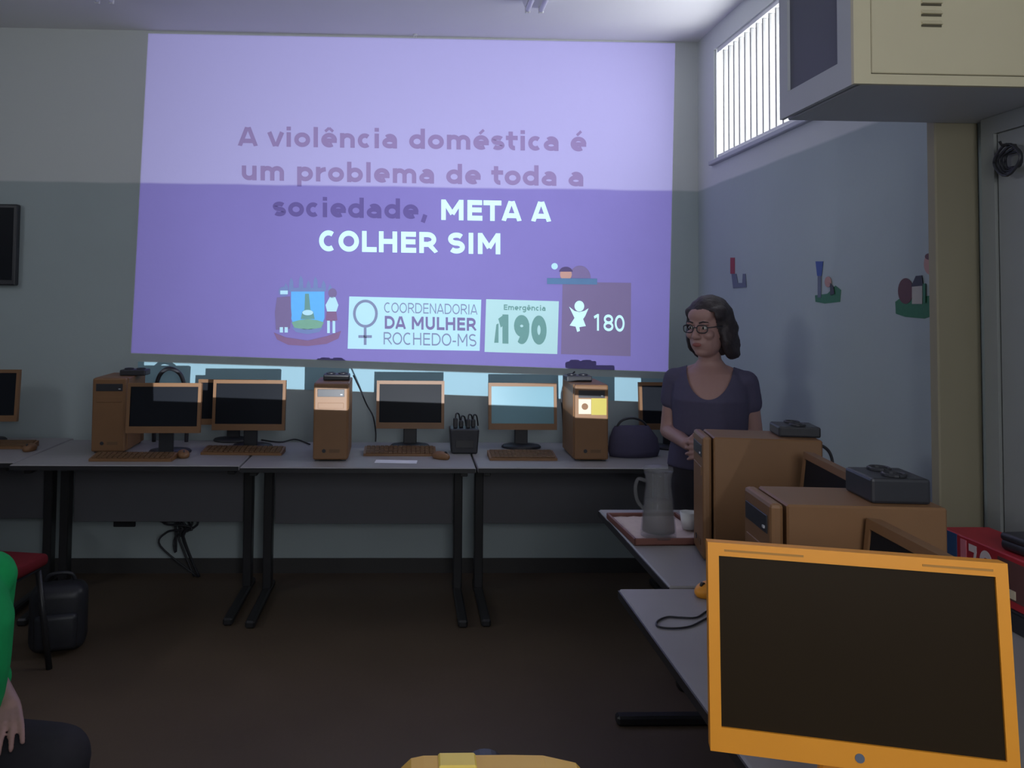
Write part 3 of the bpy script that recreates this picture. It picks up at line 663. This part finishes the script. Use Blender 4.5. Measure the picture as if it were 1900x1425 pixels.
# towers, monitors on the right tables (fronts face the room)
def rt_(px, py, lab, rz):
    p = PZ(px, py, HD+.37); t = tower(lab, (0, 0, HD+.0005), rz); fl = Matrix.Rotation(rz, 3, 'Z') @ Vector((.082, -.007, 0))
    t.location = (p.x-fl.x, p.y-fl.y, HD+.0005); return t
ta = rt_(1304, 811, 'orange tower seen from its side in front of the woman', R(-100))
tb = rt_(1430, 936, 'orange tower seen from its side just behind the big foreground monitor', R(-95))
def ontop(t, dx, dy, lab, **k):
    q = Matrix.Rotation(t.rotation_euler.z, 3, 'Z') @ Vector((dx, dy, 0)); adapter(lab, (t.location.x+q.x, t.location.y+q.y, ZT), t.rotation_euler.z, **k)
ontop(ta, -.015, .28, 'small black box on the tower in front of the woman', sx=.11, sy=.12, sz=.032)
ontop(tb, -.0, .255, 'small black box on the tower just behind the big foreground monitor', sx=.12, sy=.115, sz=.05)
monitor('orange monitor seen edge-on beside the tower in front of the woman', (1.09, 2.07, HD+.0005), R(-97), tilt=6, zb=.09, Hm=.262, logo=False)
monitor('orange monitor seen edge-on right behind the big foreground monitor', (.88, 1.385, HD+.0005), R(-93), tilt=6, zb=.09, Hm=.262, logo=False, Wm=.34)
t = monitor('big orange monitor with a black screen in the foreground at the right', (.615, 1.112, HD+.0005), R(-15), tilt=6.2, screen='screen_warm', Hm=.279, zb=1.0305-.1395-HD)
cable('hanging_cable', 'grey cords bent down behind the tower in front of the woman', [PY(1508, 822, 2.5), PY(1530, 830, 2.5), PY(1542, 846, 2.5), PY(1547, 880, 2.5), PY(1550, 940, 2.5), (PY(1550, 960, 2.5).x, 2.5, HD+.004)], .005)
cable('mouse_cable', 'thin dark cable looped on the grey table left of the big monitor', [Vector((*PZ(x, y, HD).xy, HD+.003)) for x, y in ((1345, 1120), (1312, 1136), (1292, 1148), (1262, 1148), (1238, 1147), (1220, 1155), (1222, 1165), (1250, 1168), (1282, 1164), (1310, 1150), (1345, 1135))], .0025)
p = PZ(1318, 1104, HD); mouse('orange mouse peeking out left of the big foreground monitor', (p.x, p.y, HD+.0005), R(-60), m='orange')
# tray with cloth, jug and cup
q = [PZ(x, y, HD) for x, y in ((1146, 962), (1292, 962), (1300, 1016), (1138, 1012))]
cx_, cy_ = sum(v.x for v in q)/4, sum(v.y for v in q)/4; tw_, td_ = .255, (q[0].y-q[3].y)
t = thing('serving_tray', 'brown tray with a pale cloth under the jug', 'tray', (cx_, cy_, HD+.0005), R(2))
b_ = bmesh.new(); box(b_, (0, 0, .004), (tw_, td_, .008), .003)
for s in (-1, 1): box(b_, (s*(tw_/2-.004), 0, .012), (.008, td_, .022), .002); box(b_, (0, s*(td_/2-.004), .012), (tw_, .008, .022), .002)
obj('tray_body', b_, 'tray', t)
b_ = bmesh.new(); bmesh.ops.create_grid(b_, x_segments=20, y_segments=20, size=.5)
for v in b_.verts:
    v.co = Vector((v.co.x*(tw_-.03), v.co.y*(td_-.03), .0125+.0025*math.sin(v.co.x*31)*math.cos(v.co.y*23)))
g_ = bmesh.ops.extrude_face_region(b_, geom=list(b_.faces))
for v in g_['geom']:
    if isinstance(v, bmesh.types.BMVert): v.co.z -= .0025
obj('cloth', b_, 'cloth', t, True)
p = PZ(1227, 1000, HD+.016); t = thing('water_jug', 'clear plastic jug standing on the tray', 'jug', (p.x, p.y+.03, HD+.0185), 0)
JH = .205
b_ = lathe(bmesh.new(), [(.0, .004), (.054, .004), (.056, .0), (.056, .012), (.052, .06), (.046, .12), (.041, .16), (.043, .19), (.046, JH), (.043, JH), (.040, .185), (.038, .16), (.043, .12), (.049, .06), (.052, .014), (0, .014)], 32); obj('body', b_, 'jug', t, True)
b_ = solid(bmesh.new(), [(.051, .016), (.048, .06), (.043, .105), (.042, .112)], 32); obj('water', b_, 'water', t, True)
obj('handle', tube(bmesh.new(), spline([(-.042, 0, .175), (-.066, 0, .18), (-.075, 0, .15), (-.068, 0, .11), (-.048, 0, .085)], 6), .006, 8), 'jug', t, True)
b_ = solid(bmesh.new(), [(.046, JH), (.048, JH+.006), (.046, JH+.014), (.02, JH+.018)], 32); obj('lid', b_, 'jug', t, True)
p = PZ(1277, 982, HD+.016); t = thing('cup', 'small white cup at the right of the jug', 'cup', (p.x, p.y, HD+.0185))
obj('bowl', lathe(bmesh.new(), [(0, .002), (.018, .002), (.02, 0), (.027, .055), (.0255, .055), (.018, .005), (0, .005)], 24), 'white', t, True)

# printed pack and boxes by the pillar
PF = 1.42; yy = lambda px: PF*1500/(px-760)
t = thing('storage_box', 'low dark box under the red printed pack at the right edge', 'box', (PF+.065, 1.93, HD+.0005))
obj('carton', B((0, 0, .024), (.12, .36, .048), .004), 'black', t); obj('lid', B((0, 0, .0505), (.125, .365, .008), .002), 'black', t)
t = thing('printed_pack', 'red printed pack with a blue end lying by the pillar at the right edge', 'package', (PF+.065, 1.93, HD+.056))
ph = PX(1840, 1017, PF).z-(HD+.056)
obj('carton', B((0, 0, ph/2), (.13, .40, ph), .003), 'book_red', t)
def pb(name, a, b_, z0, z1, mm): obj(name, B((-.0655, (yy(a)+yy(b_))/2-1.93, (z0+z1)/2), (.0012, abs(yy(a)-yy(b_)), z1-z0)), mm, t)
pb('white_edge', 1760.5, 1767, .002, ph-.002, 'white'); pb('blue_band', 1768, 1790, .002, ph-.002, 'book_blue'); pb('pink_bar', 1797, 1808, .01, ph-.008, 'book_pink')
for g_, a, b_ in (('7', 1812, 1829), ('9', 1832, 1859)): obj('pack_lettering', text(g_, lambda u, v: Vector((-.0662, yy(a+(b_-a)*u)-1.93, .03+(ph-.042)*v)), .16, (.0006, 0, 0)), 'book_white', t)
pb('picture_panel', 1868, 1930, .02, ph-.012, 'st_brown'); obj('pale_patch', B((-.0668, yy(1893)-1.93, .035), (.0012, .03, .02)), 'cream', t)
t = thing('glasses_case', 'small black case on top of the red printed pack', 'case', (PF+.055, 1.86, HD+.0565+ph), R(5))
obj('lower_shell', B((0, 0, .014), (.07, .16, .028), .012, seg=3), 'black', t, True); obj('upper_shell', B((0, 0, .032), (.07, .16, .02), .009, seg=3), 'black', t, True)

# wall-mounted metal cabinet
CX0, CX1, CY0, CY1, CZ0, CZ1 = 1.068, 1.655, 1.90, 2.293, 2.051, 2.62
t = thing('wall_cabinet', 'beige metal cabinet hung high on the right wall', 'cabinet', ((CX0+CX1)/2, CY1, CZ0))
cw, cdp, ch = CX1-CX0, CY1-CY0, CZ1-CZ0
b_ = bmesh.new(); box(b_, (.012, -cdp/2+.005, ch/2), (cw-.024, cdp-.01, ch), .002); obj('body', b_, 'greymetal', t)
b_ = bmesh.new(); fy = -cdp
box(b_, (-cw/2+.021, fy+.006, ch/2), (.042, .012, ch)); box(b_, (cw/2-.021, fy+.006, ch/2), (.042, .012, ch))
box(b_, (0, fy+.006, .012), (cw-.084, .012, .024)); box(b_, (0, fy+.006, ch-.012), (cw-.084, .012, .024)); obj('front_frame', b_, 'beige', t)
dr = obj('door', B((0, fy+.006, ch/2), (cw-.090, .010, ch-.054), .002), 'beige', t)
obj('door_gap', B((0, fy+.0085, ch/2), (cw-.083, .004, ch-.046)), 'slot', t)
for k in range(6):
    z = .145+.026*k
    vs = obj('vent_slot', B((-.100, fy+.0005, z), (.05, .002, .005)), 'slot', dr)
    lv = bmesh.new(); prism(lv, [(-.125, fy+.001, z+.0025), (-.125, fy-.007, z+.003), (-.125, fy+.001, z+.014)], (.05, 0, 0)); obj('vent_louvre', lv, 'beige', dr)
b_ = bmesh.new(); sx = -cw/2+.006
for y0_, y1_, z0_, z1_ in ((-cdp+.012, -cdp+.075, 0, ch), (-.05, 0, 0, ch), (-cdp+.075, -.05, 0, .07), (-cdp+.075, -.05, ch-.07, ch)): box(b_, (sx, (y0_+y1_)/2, (z0_+z1_)/2), (.012, y1_-y0_, z1_-z0_))
obj('side_frame', b_, 'greymetal', t); obj('side_panel', B((sx+.004, (-cdp+.075-.05)/2, ch/2), (.004, cdp-.125, ch-.14)), 'greydark', t)

# dark board at the left of the back wall
a, c_ = PY(0, 380, YB), PY(35, 530, YB); bw = .62
t = thing('wall_screen', 'black flat screen hung on the back wall at the left edge', 'screen', (c_.x-bw/2, YB, c_.z))
bh = a.z-c_.z
obj('casing', B((0, -.022, bh/2), (bw, .044, bh), .008, seg=2), 'black', t); obj('display', B((0, -.0448, bh/2+.005), (bw-.04, .002, bh-.05)), 'screen', t)

# ceiling lamps
def lamp(label, px, py):
    p = PZ(px, py, ZC-.05); t = thing('ceiling_lamp', label, 'ceiling lamp', (p.x, p.y-.63, ZC), 0, 'ceiling lamps')
    b_ = bmesh.new(); prism(b_, [(-.06, -.62, 0), (.06, -.62, 0), (.045, -.62, -.035), (-.045, -.62, -.035)], (0, 1.24, 0)); obj('housing', b_, 'white', t)
    for s in (-1, 1):
        obj('lamp_tube', tube(bmesh.new(), [(s*.034, -.60, -.052), (s*.034, .60, -.052)], .013, 12), 'tube', t, True)
        for y in (-.605, .605): obj('lamp_holder', B((s*.034, y, -.045), (.026, .018, .045), .004), 'white', t)
    return t
lamp('ceiling lamp with two unlit tubes right of the picture centre', 990, 22)
lamp('ceiling lamp at the top left, only its end in view', 197, 4)
p = PZ(770, 72, ZC); t = thing('ceiling_hook', 'tiny bright metal hook at the top edge of the slide', 'hook', (p.x, min(p.y, YB-.03), ZC))
obj('rose', solid(bmesh.new(), [(.012, -.006), (.012, 0)], 16), 'white', t); obj('hook_ring', tube(bmesh.new(), [Vector((.008*math.cos(k*.5), 0, -.013+.008*math.sin(k*.5))) for k in range(13)], .002, 6), 'white', t)

# black cable coil hung on the pillar
p = PX(1886, 290, XR-.03); t = thing('cable_coil', 'coil of black cable hung on the added door frame at the right edge', 'cable', (XR-.031, p.y, p.z), 0)
for k in range(4):
    r_ = .03+.006*k; obj('cable_loop', tube(bmesh.new(), [Vector((-.008-.006*k, r_*math.cos(a_)*1.0, -.01+r_*.8*math.sin(a_)+.004*math.sin(3*a_+k))) for a_ in [2*math.pi*i/20 for i in range(21)]], .004, 6), 'black', t, True)
obj('hook', tube(bmesh.new(), [(0, 0, .03), (-.04, 0, .03), (-.045, 0, .04)], .004, 6), 'blackmetal', t)

# stickers on the right wall (flat cut-outs, 2 mm thick)
def wpoly(pts, x): bm = bmesh.new(); prism(bm, [PX(a, b_, x) for a, b_ in pts], (.0015, 0, 0)); return bm
def sticker(label, parts):
    t = thing('wall_sticker', label, 'sticker', PX(*parts[0][1][0], XR), 0, 'stickers on the right wall')
    mi = Matrix.Translation(-Vector(t.location))
    for k, (nm, pts, mm) in enumerate(parts):
        b_ = wpoly(pts, XR-.002-.0008*k); bmesh.ops.transform(b_, matrix=mi, verts=b_.verts); obj(nm, b_, mm, t)
sticker('small red and grey sticker on the right wall above the woman', [('upright', rect(1355, 478, 1363, 508), 'st_red'), ('fence', [(1357, 508), (1366, 508), (1369, 525), (1377, 525), (1378, 508), (1383, 508), (1385, 533), (1360, 535)], 'st_grey')])
sticker('sticker of a blue post on green grass, middle of the right wall', [('grass', [(1512, 548), (1535, 545), (1550, 530), (1560, 538), (1558, 560), (1530, 563), (1513, 560)], 'st_green'), ('post_top', [(1513, 485), (1527, 485), (1524, 512), (1516, 512)], 'st_blue'), ('post', rect(1517, 512, 1523, 552), 'st_grey'), ('bush', circ(1536, 523, 6, 10), 'st_pink'), ('stem', [(1540, 525), (1546, 532), (1548, 545), (1540, 548)], 'st_dark')])
sticker('largest wall sticker, a brown stump and pale figure on grass near the pillar', [('grass', [(1661, 560), (1672, 552), (1700, 556), (1715, 550), (1728, 548), (1739, 556), (1739, 582), (1715, 591), (1680, 588), (1662, 582)], 'st_green'), ('stump', circ(1680, 540, 14, 24), 'st_brown'), ('figure', rect(1692, 530, 1711, 564), 'st_cream'), ('cap', [(1690, 532), (1699, 512), (1710, 511), (1712, 530)], 'st_dark'), ('post', rect(1712, 526, 1717, 562), 'st_green'), ('stalk', rect(1728, 508, 1732, 552), 'st_grey'), ('flower', circ(1726, 490, 12, 20), 'st_pink'), ('petal', circ(1724, 476, 8, 6), 'st_brown')])

# ================================================================== CHAIRS, STOOL, BAG
def chair(label, loc, rz, seat_m='red'):
    """front looks along local -Y"""
    t = thing('stacking_chair', label, 'chair', loc, rz, 'stacking chairs')
    b_ = B((0, 0, .445), (.44, .42, .05), .02, seg=3); obj('seat', b_, seat_m, t, True)
    b_ = B((0, .215, .74), (.40, .035, .30), .014, rot=Matrix.Rotation(R(-8), 3, 'X'), seg=3); obj('backrest', b_, seat_m, t, True)
    obj('seat_pan', B((0, 0, .412), (.40, .38, .014), .004), 'black', t)
    for s in (-1, 1):
        obj('leg', tube(bmesh.new(), [(s*.20, -.17, .41), (s*.22, -.22, .0)], .0125, 8), 'blackmetal', t, True)
        obj('leg', tube(bmesh.new(), [(s*.20, .17, .41), (s*.22, .24, .0)], .0125, 8), 'blackmetal', t, True)
        obj('back_post', tube(bmesh.new(), spline([(s*.17, .12, .41), (s*.17, .21, .46), (s*.17, .225, .70)], 5), .011, 8), 'blackmetal', t, True)
    return t
chair('chair with a dark red seat at the left edge behind the seated person', (-1.71, 3.24, 0), R(80))
t = thing('backpack', 'black backpack on the floor beside the red-seated chair', 'bag', (PY(108, 1180, 3.62).x, 3.62, 0), R(15))
obj('body', B((0, 0, .14), (.23, .15, .28), .05, seg=4), 'black', t, True); obj('pocket', B((0, -.08, .10), (.17, .05, .15), .02, seg=3), 'black', t, True)
obj('strap', tube(bmesh.new(), spline([(-.06, .03, .27), (-.04, .02, .31), (.04, .02, .31), (.06, .03, .27)], 5), .009, 6), 'black', t, True)

# projector on its small table (only its top rim is in view)
pt = thing('side_table', 'small table under the yellow projector, below the frame', 'table', (.10, .80, 0))
obj('tabletop', B((0, 0, .735), (.5, .5, .03), .004), 'laminate', pt)
for sx in (-1, 1):
    for sy in (-1, 1): obj('leg', B((sx*.21, sy*.21, .36), (.035, .035, .72)), 'blackmetal', pt)
pr = thing('projector', 'yellow projector with a rounded rim at the bottom of the photo', 'projector', (.108, .86, .7505), R(0))
zt_ = PY(900, 1401, 1.0).z-.7505
b_ = bmesh.new(); prof = [(-.118, 0), (.118, 0), (.118, zt_-.045), (.112, zt_-.022), (.10, zt_-.010), (.06, zt_-.001), (.02, zt_), (-.085, zt_), (-.10, zt_-.003), (-.112, zt_-.014), (-.118, zt_-.04)]
prism(b_, [(x, -.14, z) for x, z in prof], (0, .28, 0)); obj('case', b_, 'yellow', pr)
obj('latch', B((-.045, .125, zt_+.001), (.045, .03, .006), .002), 'yellow_l', pr); obj('latch_slot', B((-.035, .100, zt_+.0005), (.04, .010, .003)), 'brown', pr)
b_ = bmesh.new(); bmesh.ops.create_cone(b_, cap_ends=True, segments=28, radius1=.034, radius2=.03, depth=.03, matrix=Matrix.Translation((-.008, .155, LENS.z-.7505)) @ Matrix.Rotation(R(-90), 4, 'X')); obj('lens', b_, 'black', pr, False)

# ================================================================== PEOPLE
def hand(bm, w, d, n, s, curl=.5, k=1.0):
    """w wrist, d towards the fingers, n out of the back of the hand, s towards the thumb"""
    w, d, n, s = Vector(w), Vector(d).normalized(), Vector(n).normalized(), Vector(s).normalized()
    for q in range(4):
        o = (q-1.5)*.019*k
        cap(bm, w+s*o*.6+d*.01*k, w+d*.078*k+s*o, .015*k, .0105*k, 10)
    for q, ln_ in enumerate((.054, .068, .075, .068)):
        a = w+d*.08*k+s*((q-1.5)*.0205*k); c1_ = curl; d_ = (d+s*(q-1.5)*.10).normalized(); dd = (d_*math.cos(c1_)-n*math.sin(c1_)); b2 = a+dd*ln_*.5*k
        dd2 = (d_*math.cos(c1_*2.1)-n*math.sin(c1_*2.1)); cap(bm, a, b2, .0088*k, .0080*k, 10); cap(bm, b2, b2+dd2*ln_*.45*k, .0080*k, .0070*k, 10)
    a = w+d*.025*k+s*.03*k; b2 = a+(d*.6+s*.7-n*.3).normalized()*.042*k; cap(bm, a, b2, .013*k, .0105*k, 10); cap(bm, b2, b2+(d*.9+s*.15-n*.4).normalized()*.032*k, .010*k, .008*k, 10)

def head(bm, mt):
    """head prims in local head space (face towards -Y), moved by mt"""
    h = bmesh.new()
    ell(h, (0, .012, .02), (.074, .092, .098)); ell(h, (0, -.018, -.045), (.06, .07, .07)); ell(h, (0, -.045, -.088), (.032, .035, .024))
    ell(h, (0, -.052, .055), (.055, .032, .035))
    cap(h, (0, -.078, .018), (0, -.100, -.024), .009, .013); ell(h, (.011, -.092, -.027), (.010, .011, .008)); ell(h, (-.011, -.092, -.027), (.010, .011, .008))
    for s in (-1, 1):
        ell(h, (s*.036, -.062, -.02), (.024, .022, .02)); ell(h, (s*.029, -.076, .026), (.022, .010, .008))
        ell(h, (s*.074, .012, -.005), (.009, .019, .031))
    ell(h, (0, -.082, -.053), (.023, .010, .007)); ell(h, (0, -.080, -.064), (.019, .010, .008))
    bmesh.ops.transform(h, matrix=mt, verts=h.verts); me = bpy.data.meshes.new('t'); h.to_mesh(me); h.free(); bm.from_mesh(me); bpy.data.meshes.remove(me)
def face_parts(root, mt, glasses):
    def P(name, bm, m, parent=root, sm=True): bmesh.ops.transform(bm, matrix=mt, verts=bm.verts); return obj(name, bm, m, parent, sm)
    for s in (-1, 1):
        e_ = P('eye', ell(bmesh.new(), (s*.029, -.0745, .009), (.0125, .0095, .0075)), 'eyewhite'); P('iris', ell(bmesh.new(), (s*.029-.001, -.082, .009), (.005, .003, .0055)), 'iris', e_)
        P('eyebrow', tube(bmesh.new(), [(s*.014, -.088, .029), (s*.03, -.086, .034), (s*.046, -.074, .029)], .0032, 6), 'hair')
    P('lips', ell(bmesh.new(), (0, -.0885, -.0585), (.020, .005, .0085)), 'lips')
    if glasses:
        g = bmesh.new()
        for s in (-1, 1):
            pts = [Vector((s*.031+.0225*math.copysign(abs(math.cos(a))**.7, math.cos(a)), -.098+.012*abs(math.cos(a)*s*.5+.5)**2*0+.25*abs(s*.031+.0225*math.cos(a))**2*6, .006+.0155*math.copysign(abs(math.sin(a))**.7, math.sin(a)))) for a in [2*math.pi*k/24 for k in range(25)]]
            tube(g, pts, .0022, 6, False); tube(g, [(s*.054, -.093, .012), (s*.074, -.06, .014), (s*.082, .01, .012)], .0022, 6)
        tube(g, [(-.009, -.098, .010), (0, -.100, .012), (.009, -.098, .010)], .0022, 6)
        P('glasses', g, 'black')

# ---- woman standing by the back desks
WX, WY = 1.238, 3.30
wr = thing('person', 'woman in a dark scoop-neck T-shirt and glasses standing beside the slide', 'person', (WX, WY, 0), R(-24))
HB = Matrix.Translation((-.005, -.035, 1.418)) @ Matrix.Rotation(R(-27), 4, 'Z') @ Matrix.Rotation(R(4), 4, 'X')
torso = [(.76, 0, .01, .135, .10), (.84, 0, .012, .162, .112), (.92, 0, .0, .150, .106), (.99, 0, -.005, .132, .100), (1.06, 0, -.012, .136, .108), (1.13, 0, -.022, .138, .118), (1.19, 0, -.008, .135, .098), (1.235, 0, .005, .112, .075), (1.262, 0, .012, .066, .055), (1.29, 0, .012, .046, .046)]
SH = .138
arms = {-1: [(-SH, .01, 1.200), (-SH-.03, .03, .985), (-.075, -.165, .965)], 1: [(SH, .01, 1.200), (SH+.03, .03, .985), (.055, -.175, .955)]}
bm = bmesh.new(); loft(bm, torso)
cap(bm, (0, .012, 1.26), (-.004, -.012, 1.37), .047, .043); head(bm, HB)
for s in (-1, 1):
    a, b2, c2_ = arms[s]; ell(bm, (s*(SH-.01), .01, 1.200), (.045, .048, .042)); cap(bm, (s*.03, .014, 1.25), (s*.11, .012, 1.215), .03, .034); cap(bm, a, b2, .042, .035); cap(bm, b2, c2_, .036, .025)
    if s == -1: hand(bm, c2_, (.8, -.45, -.1), (-.4, -.85, .2), (-.1, -.1, 1), .75, .92)
    else: hand(bm, (.03, -.195, .955), (-.9, -.25, -.05), (.1, -.9, .2), (0, 0, 1), .6, .92)
    cap(bm, (s*.075, .01, .80), (s*.08, .0, .44), .086, .056); cap(bm, (s*.08, .0, .44), (s*.085, .025, .09), .055, .036); cap(bm, (s*.085, .03, .05), (s*.10, -.11, .03), .034, .026)
body = obj('body', remesh(bm, .0042, 3), 'skin', wr, True)
face_parts(wr, HB, True)
bm = bmesh.new(); loft(bm, [(z, x, y, rx+.013, ry+.013) for z, x, y, rx, ry in [(.85, 0, .012, .160, .112)]+torso[2:-1]])
for s in (-1, 1):
    a, b2, c2_ = [Vector(q) for q in arms[s]]; ell(bm, (s*(SH-.012), .01, 1.200), (.054, .058, .05)); cap(bm, (s*.05, .014, 1.238), (s*.11, .012, 1.213), .036, .042); cap(bm, a, a+(b2-a)*.38, .050, .051)
sh = remesh(bm, .005, 5)
sh = cut(sh, lambda p: ((p.x/.092)**2+((p.z-1.275)/.135)**2 < 1 and p.y < .03) or (p.z > 1.252 and abs(p.x) < .085))
bm = bmesh.new(); bm.from_mesh(sh)
for v in bm.verts:
    if v.is_boundary and v.co.y < .03:
        q = math.hypot(v.co.x/.092, (v.co.z-1.275)/.135)
        if .7 < q < 1.3: v.co.x /= q; v.co.z = 1.275+(v.co.z-1.275)/q
bm.to_mesh(sh); bm.free()
obj('t_shirt', sh, 'navy', wr, True)
bm = bmesh.new(); loft(bm, [(.74, 0, .01, .14, .105), (.80, 0, .012, .168, .118), (.86, 0, .012, .170, .12), (.93, 0, 0, .158, .113)])
for s in (-1, 1): cap(bm, (s*.075, .01, .79), (s*.08, .0, .44), .097, .070); cap(bm, (s*.08, .0, .44), (s*.085, .025, .10), .068, .062)
obj('trousers', remesh(bm, .009, 4), 'trouser', wr, True)
for s in (-1, 1):
    b_ = bmesh.new(); loft(b_, [(.0, s*.09, -.04, .043, .125), (.02, s*.09, -.04, .045, .128), (.05, s*.088, -.02, .040, .10), (.085, s*.086, .025, .042, .05)], 20); obj('shoe', b_, 'shoe', wr, True)
bm = bmesh.new(); ell(bm, (0, .022, .032), (.092, .105, .105)); ell(bm, (0, .06, -.03), (.088, .07, .09))
for s in (-1, 1):
    ell(bm, (s*.078, .03, -.03), (.028, .055, .085)); ell(bm, (s*(.062 if s > 0 else .052), -.02, .062), (.028 if s > 0 else .024, .045, .034)); ell(bm, (s*.072, .055, -.085), (.03, .045, .045))
hm = remesh(bm, .006, 3)
rnd = random.Random(3)
for v in hm.vertices:
    p = v.co
    if p.y < -.02 and abs(p.x) < .066 and p.z < .062+.012*math.sin(p.x*40): v.co = Vector((p.x*.7, p.y*.45+.01, p.z))
    else:
        k = 1+.035*math.sin(p.z*95+p.x*40)*math.sin(p.y*70+p.x*60)+rnd.uniform(-.01, .01); v.co = Vector((p.x*k, p.y*k, p.z*(1+(k-1)*.5)))
hm.transform(HB); obj('hair', hm, 'hair', wr, True)

# ---- person in green seated at the lower left, turned to the right
gx, gy = -.998, 1.80
gp = thing('person', 'seated person in a green shirt and dark trousers at the lower left edge', 'person', (gx, gy, 0), R(75))
# local: facing -Y
tor = [(.41, 0, .02, .15, .12), (.50, 0, .02, .15, .115), (.60, 0, .01, .13, .105), (.70, 0, .0, .14, .11), (.80, 0, .0, .15, .11), (.86, 0, .01, .14, .09), (.91, 0, .015, .10, .07), (.94, 0, .02, .06, .055)]
gh = Matrix.Translation((0, -.005, 1.075)) @ Matrix.Rotation(R(6), 4, 'X')
ga = {-1: [(-.15, .01, .865), (-.165, .06, .645), (-.10, -.085, .60)], 1: [(.15, .01, .865), (.175, .05, .645), (.09, -.10, .605)]}
bm = bmesh.new(); loft(bm, tor); cap(bm, (0, .02, .91), (0, .005, 1.02), .048, .046); head(bm, gh)
for s in (-1, 1):
    a, b2, c2_ = ga[s]; ell(bm, (s*.14, .01, .862), (.05, .052, .045)); cap(bm, a, b2, .043, .036); cap(bm, b2, c2_, .035, .025)
    hand(bm, c2_, (-s*.75, -.6, -.12), (0, -.1, 1), (-s*.6, .8, 0), .3, .85)
    cap(bm, (s*.085, .0, .48), (s*.10, -.22, .50), .076, .056); cap(bm, (s*.10, -.22, .50), (s*.10, -.21, .09), .054, .036); cap(bm, (s*.10, -.20, .05), (s*.11, -.33, .03), .033, .026)
obj('body', remesh(bm, .0042, 3), 'skin', gp, True)
face_parts(gp, gh, False)
bm = bmesh.new(); loft(bm, [(z, x, y, rx+.014, ry+.014) for z, x, y, rx, ry in tor[1:-1]])
for s in (-1, 1):
    a, b2, c2_ = [Vector(q) for q in ga[s]]; ell(bm, (s*.14, .01, .865), (.062, .064, .056)); cap(bm, a, a+(b2-a)*1.0, .056, .052); cap(bm, b2, b2+(c2_-b2)*.35, .05, .045)
sh = cut(remesh(bm, .008, 4), lambda p: p.z > .905 and abs(p.x) < .085)
obj('shirt', sh, 'green', gp, True)
bm = bmesh.new(); loft(bm, [(.405, 0, .02, .158, .128), (.50, 0, .02, .16, .126), (.55, 0, .015, .148, .12)])
for s in (-1, 1): cap(bm, (s*.085, .0, .485), (s*.10, -.22, .505), .086, .070); cap(bm, (s*.10, -.22, .505), (s*.10, -.21, .11), .068, .06)
obj('trousers', remesh(bm, .009, 4), 'trouser', gp, True)
for s in (-1, 1):
    b_ = bmesh.new(); loft(b_, [(.0, s*.105, -.26, .043, .12), (.02, s*.105, -.26, .045, .122), (.05, s*.105, -.24, .040, .095), (.085, s*.102, -.205, .042, .05)], 20); obj('shoe', b_, 'shoe', gp, True)
bm = bmesh.new(); ell(bm, (0, .022, .032), (.088, .102, .10)); ell(bm, (0, .06, -.02), (.08, .06, .07)); hm = remesh(bm, .008, 2)
for v in hm.vertices:
    p = v.co
    if p.y < -.02 and abs(p.x) < .068 and p.z < .065: v.co = Vector((p.x*.7, p.y*.45+.01, p.z))
hm.transform(gh); obj('hair', hm, 'hair', gp, True)
ch2 = chair('chair under the seated person in green, below the frame', (gx-.10, gy+.027, 0), R(75)); ch2.scale = (1, 1, .85)
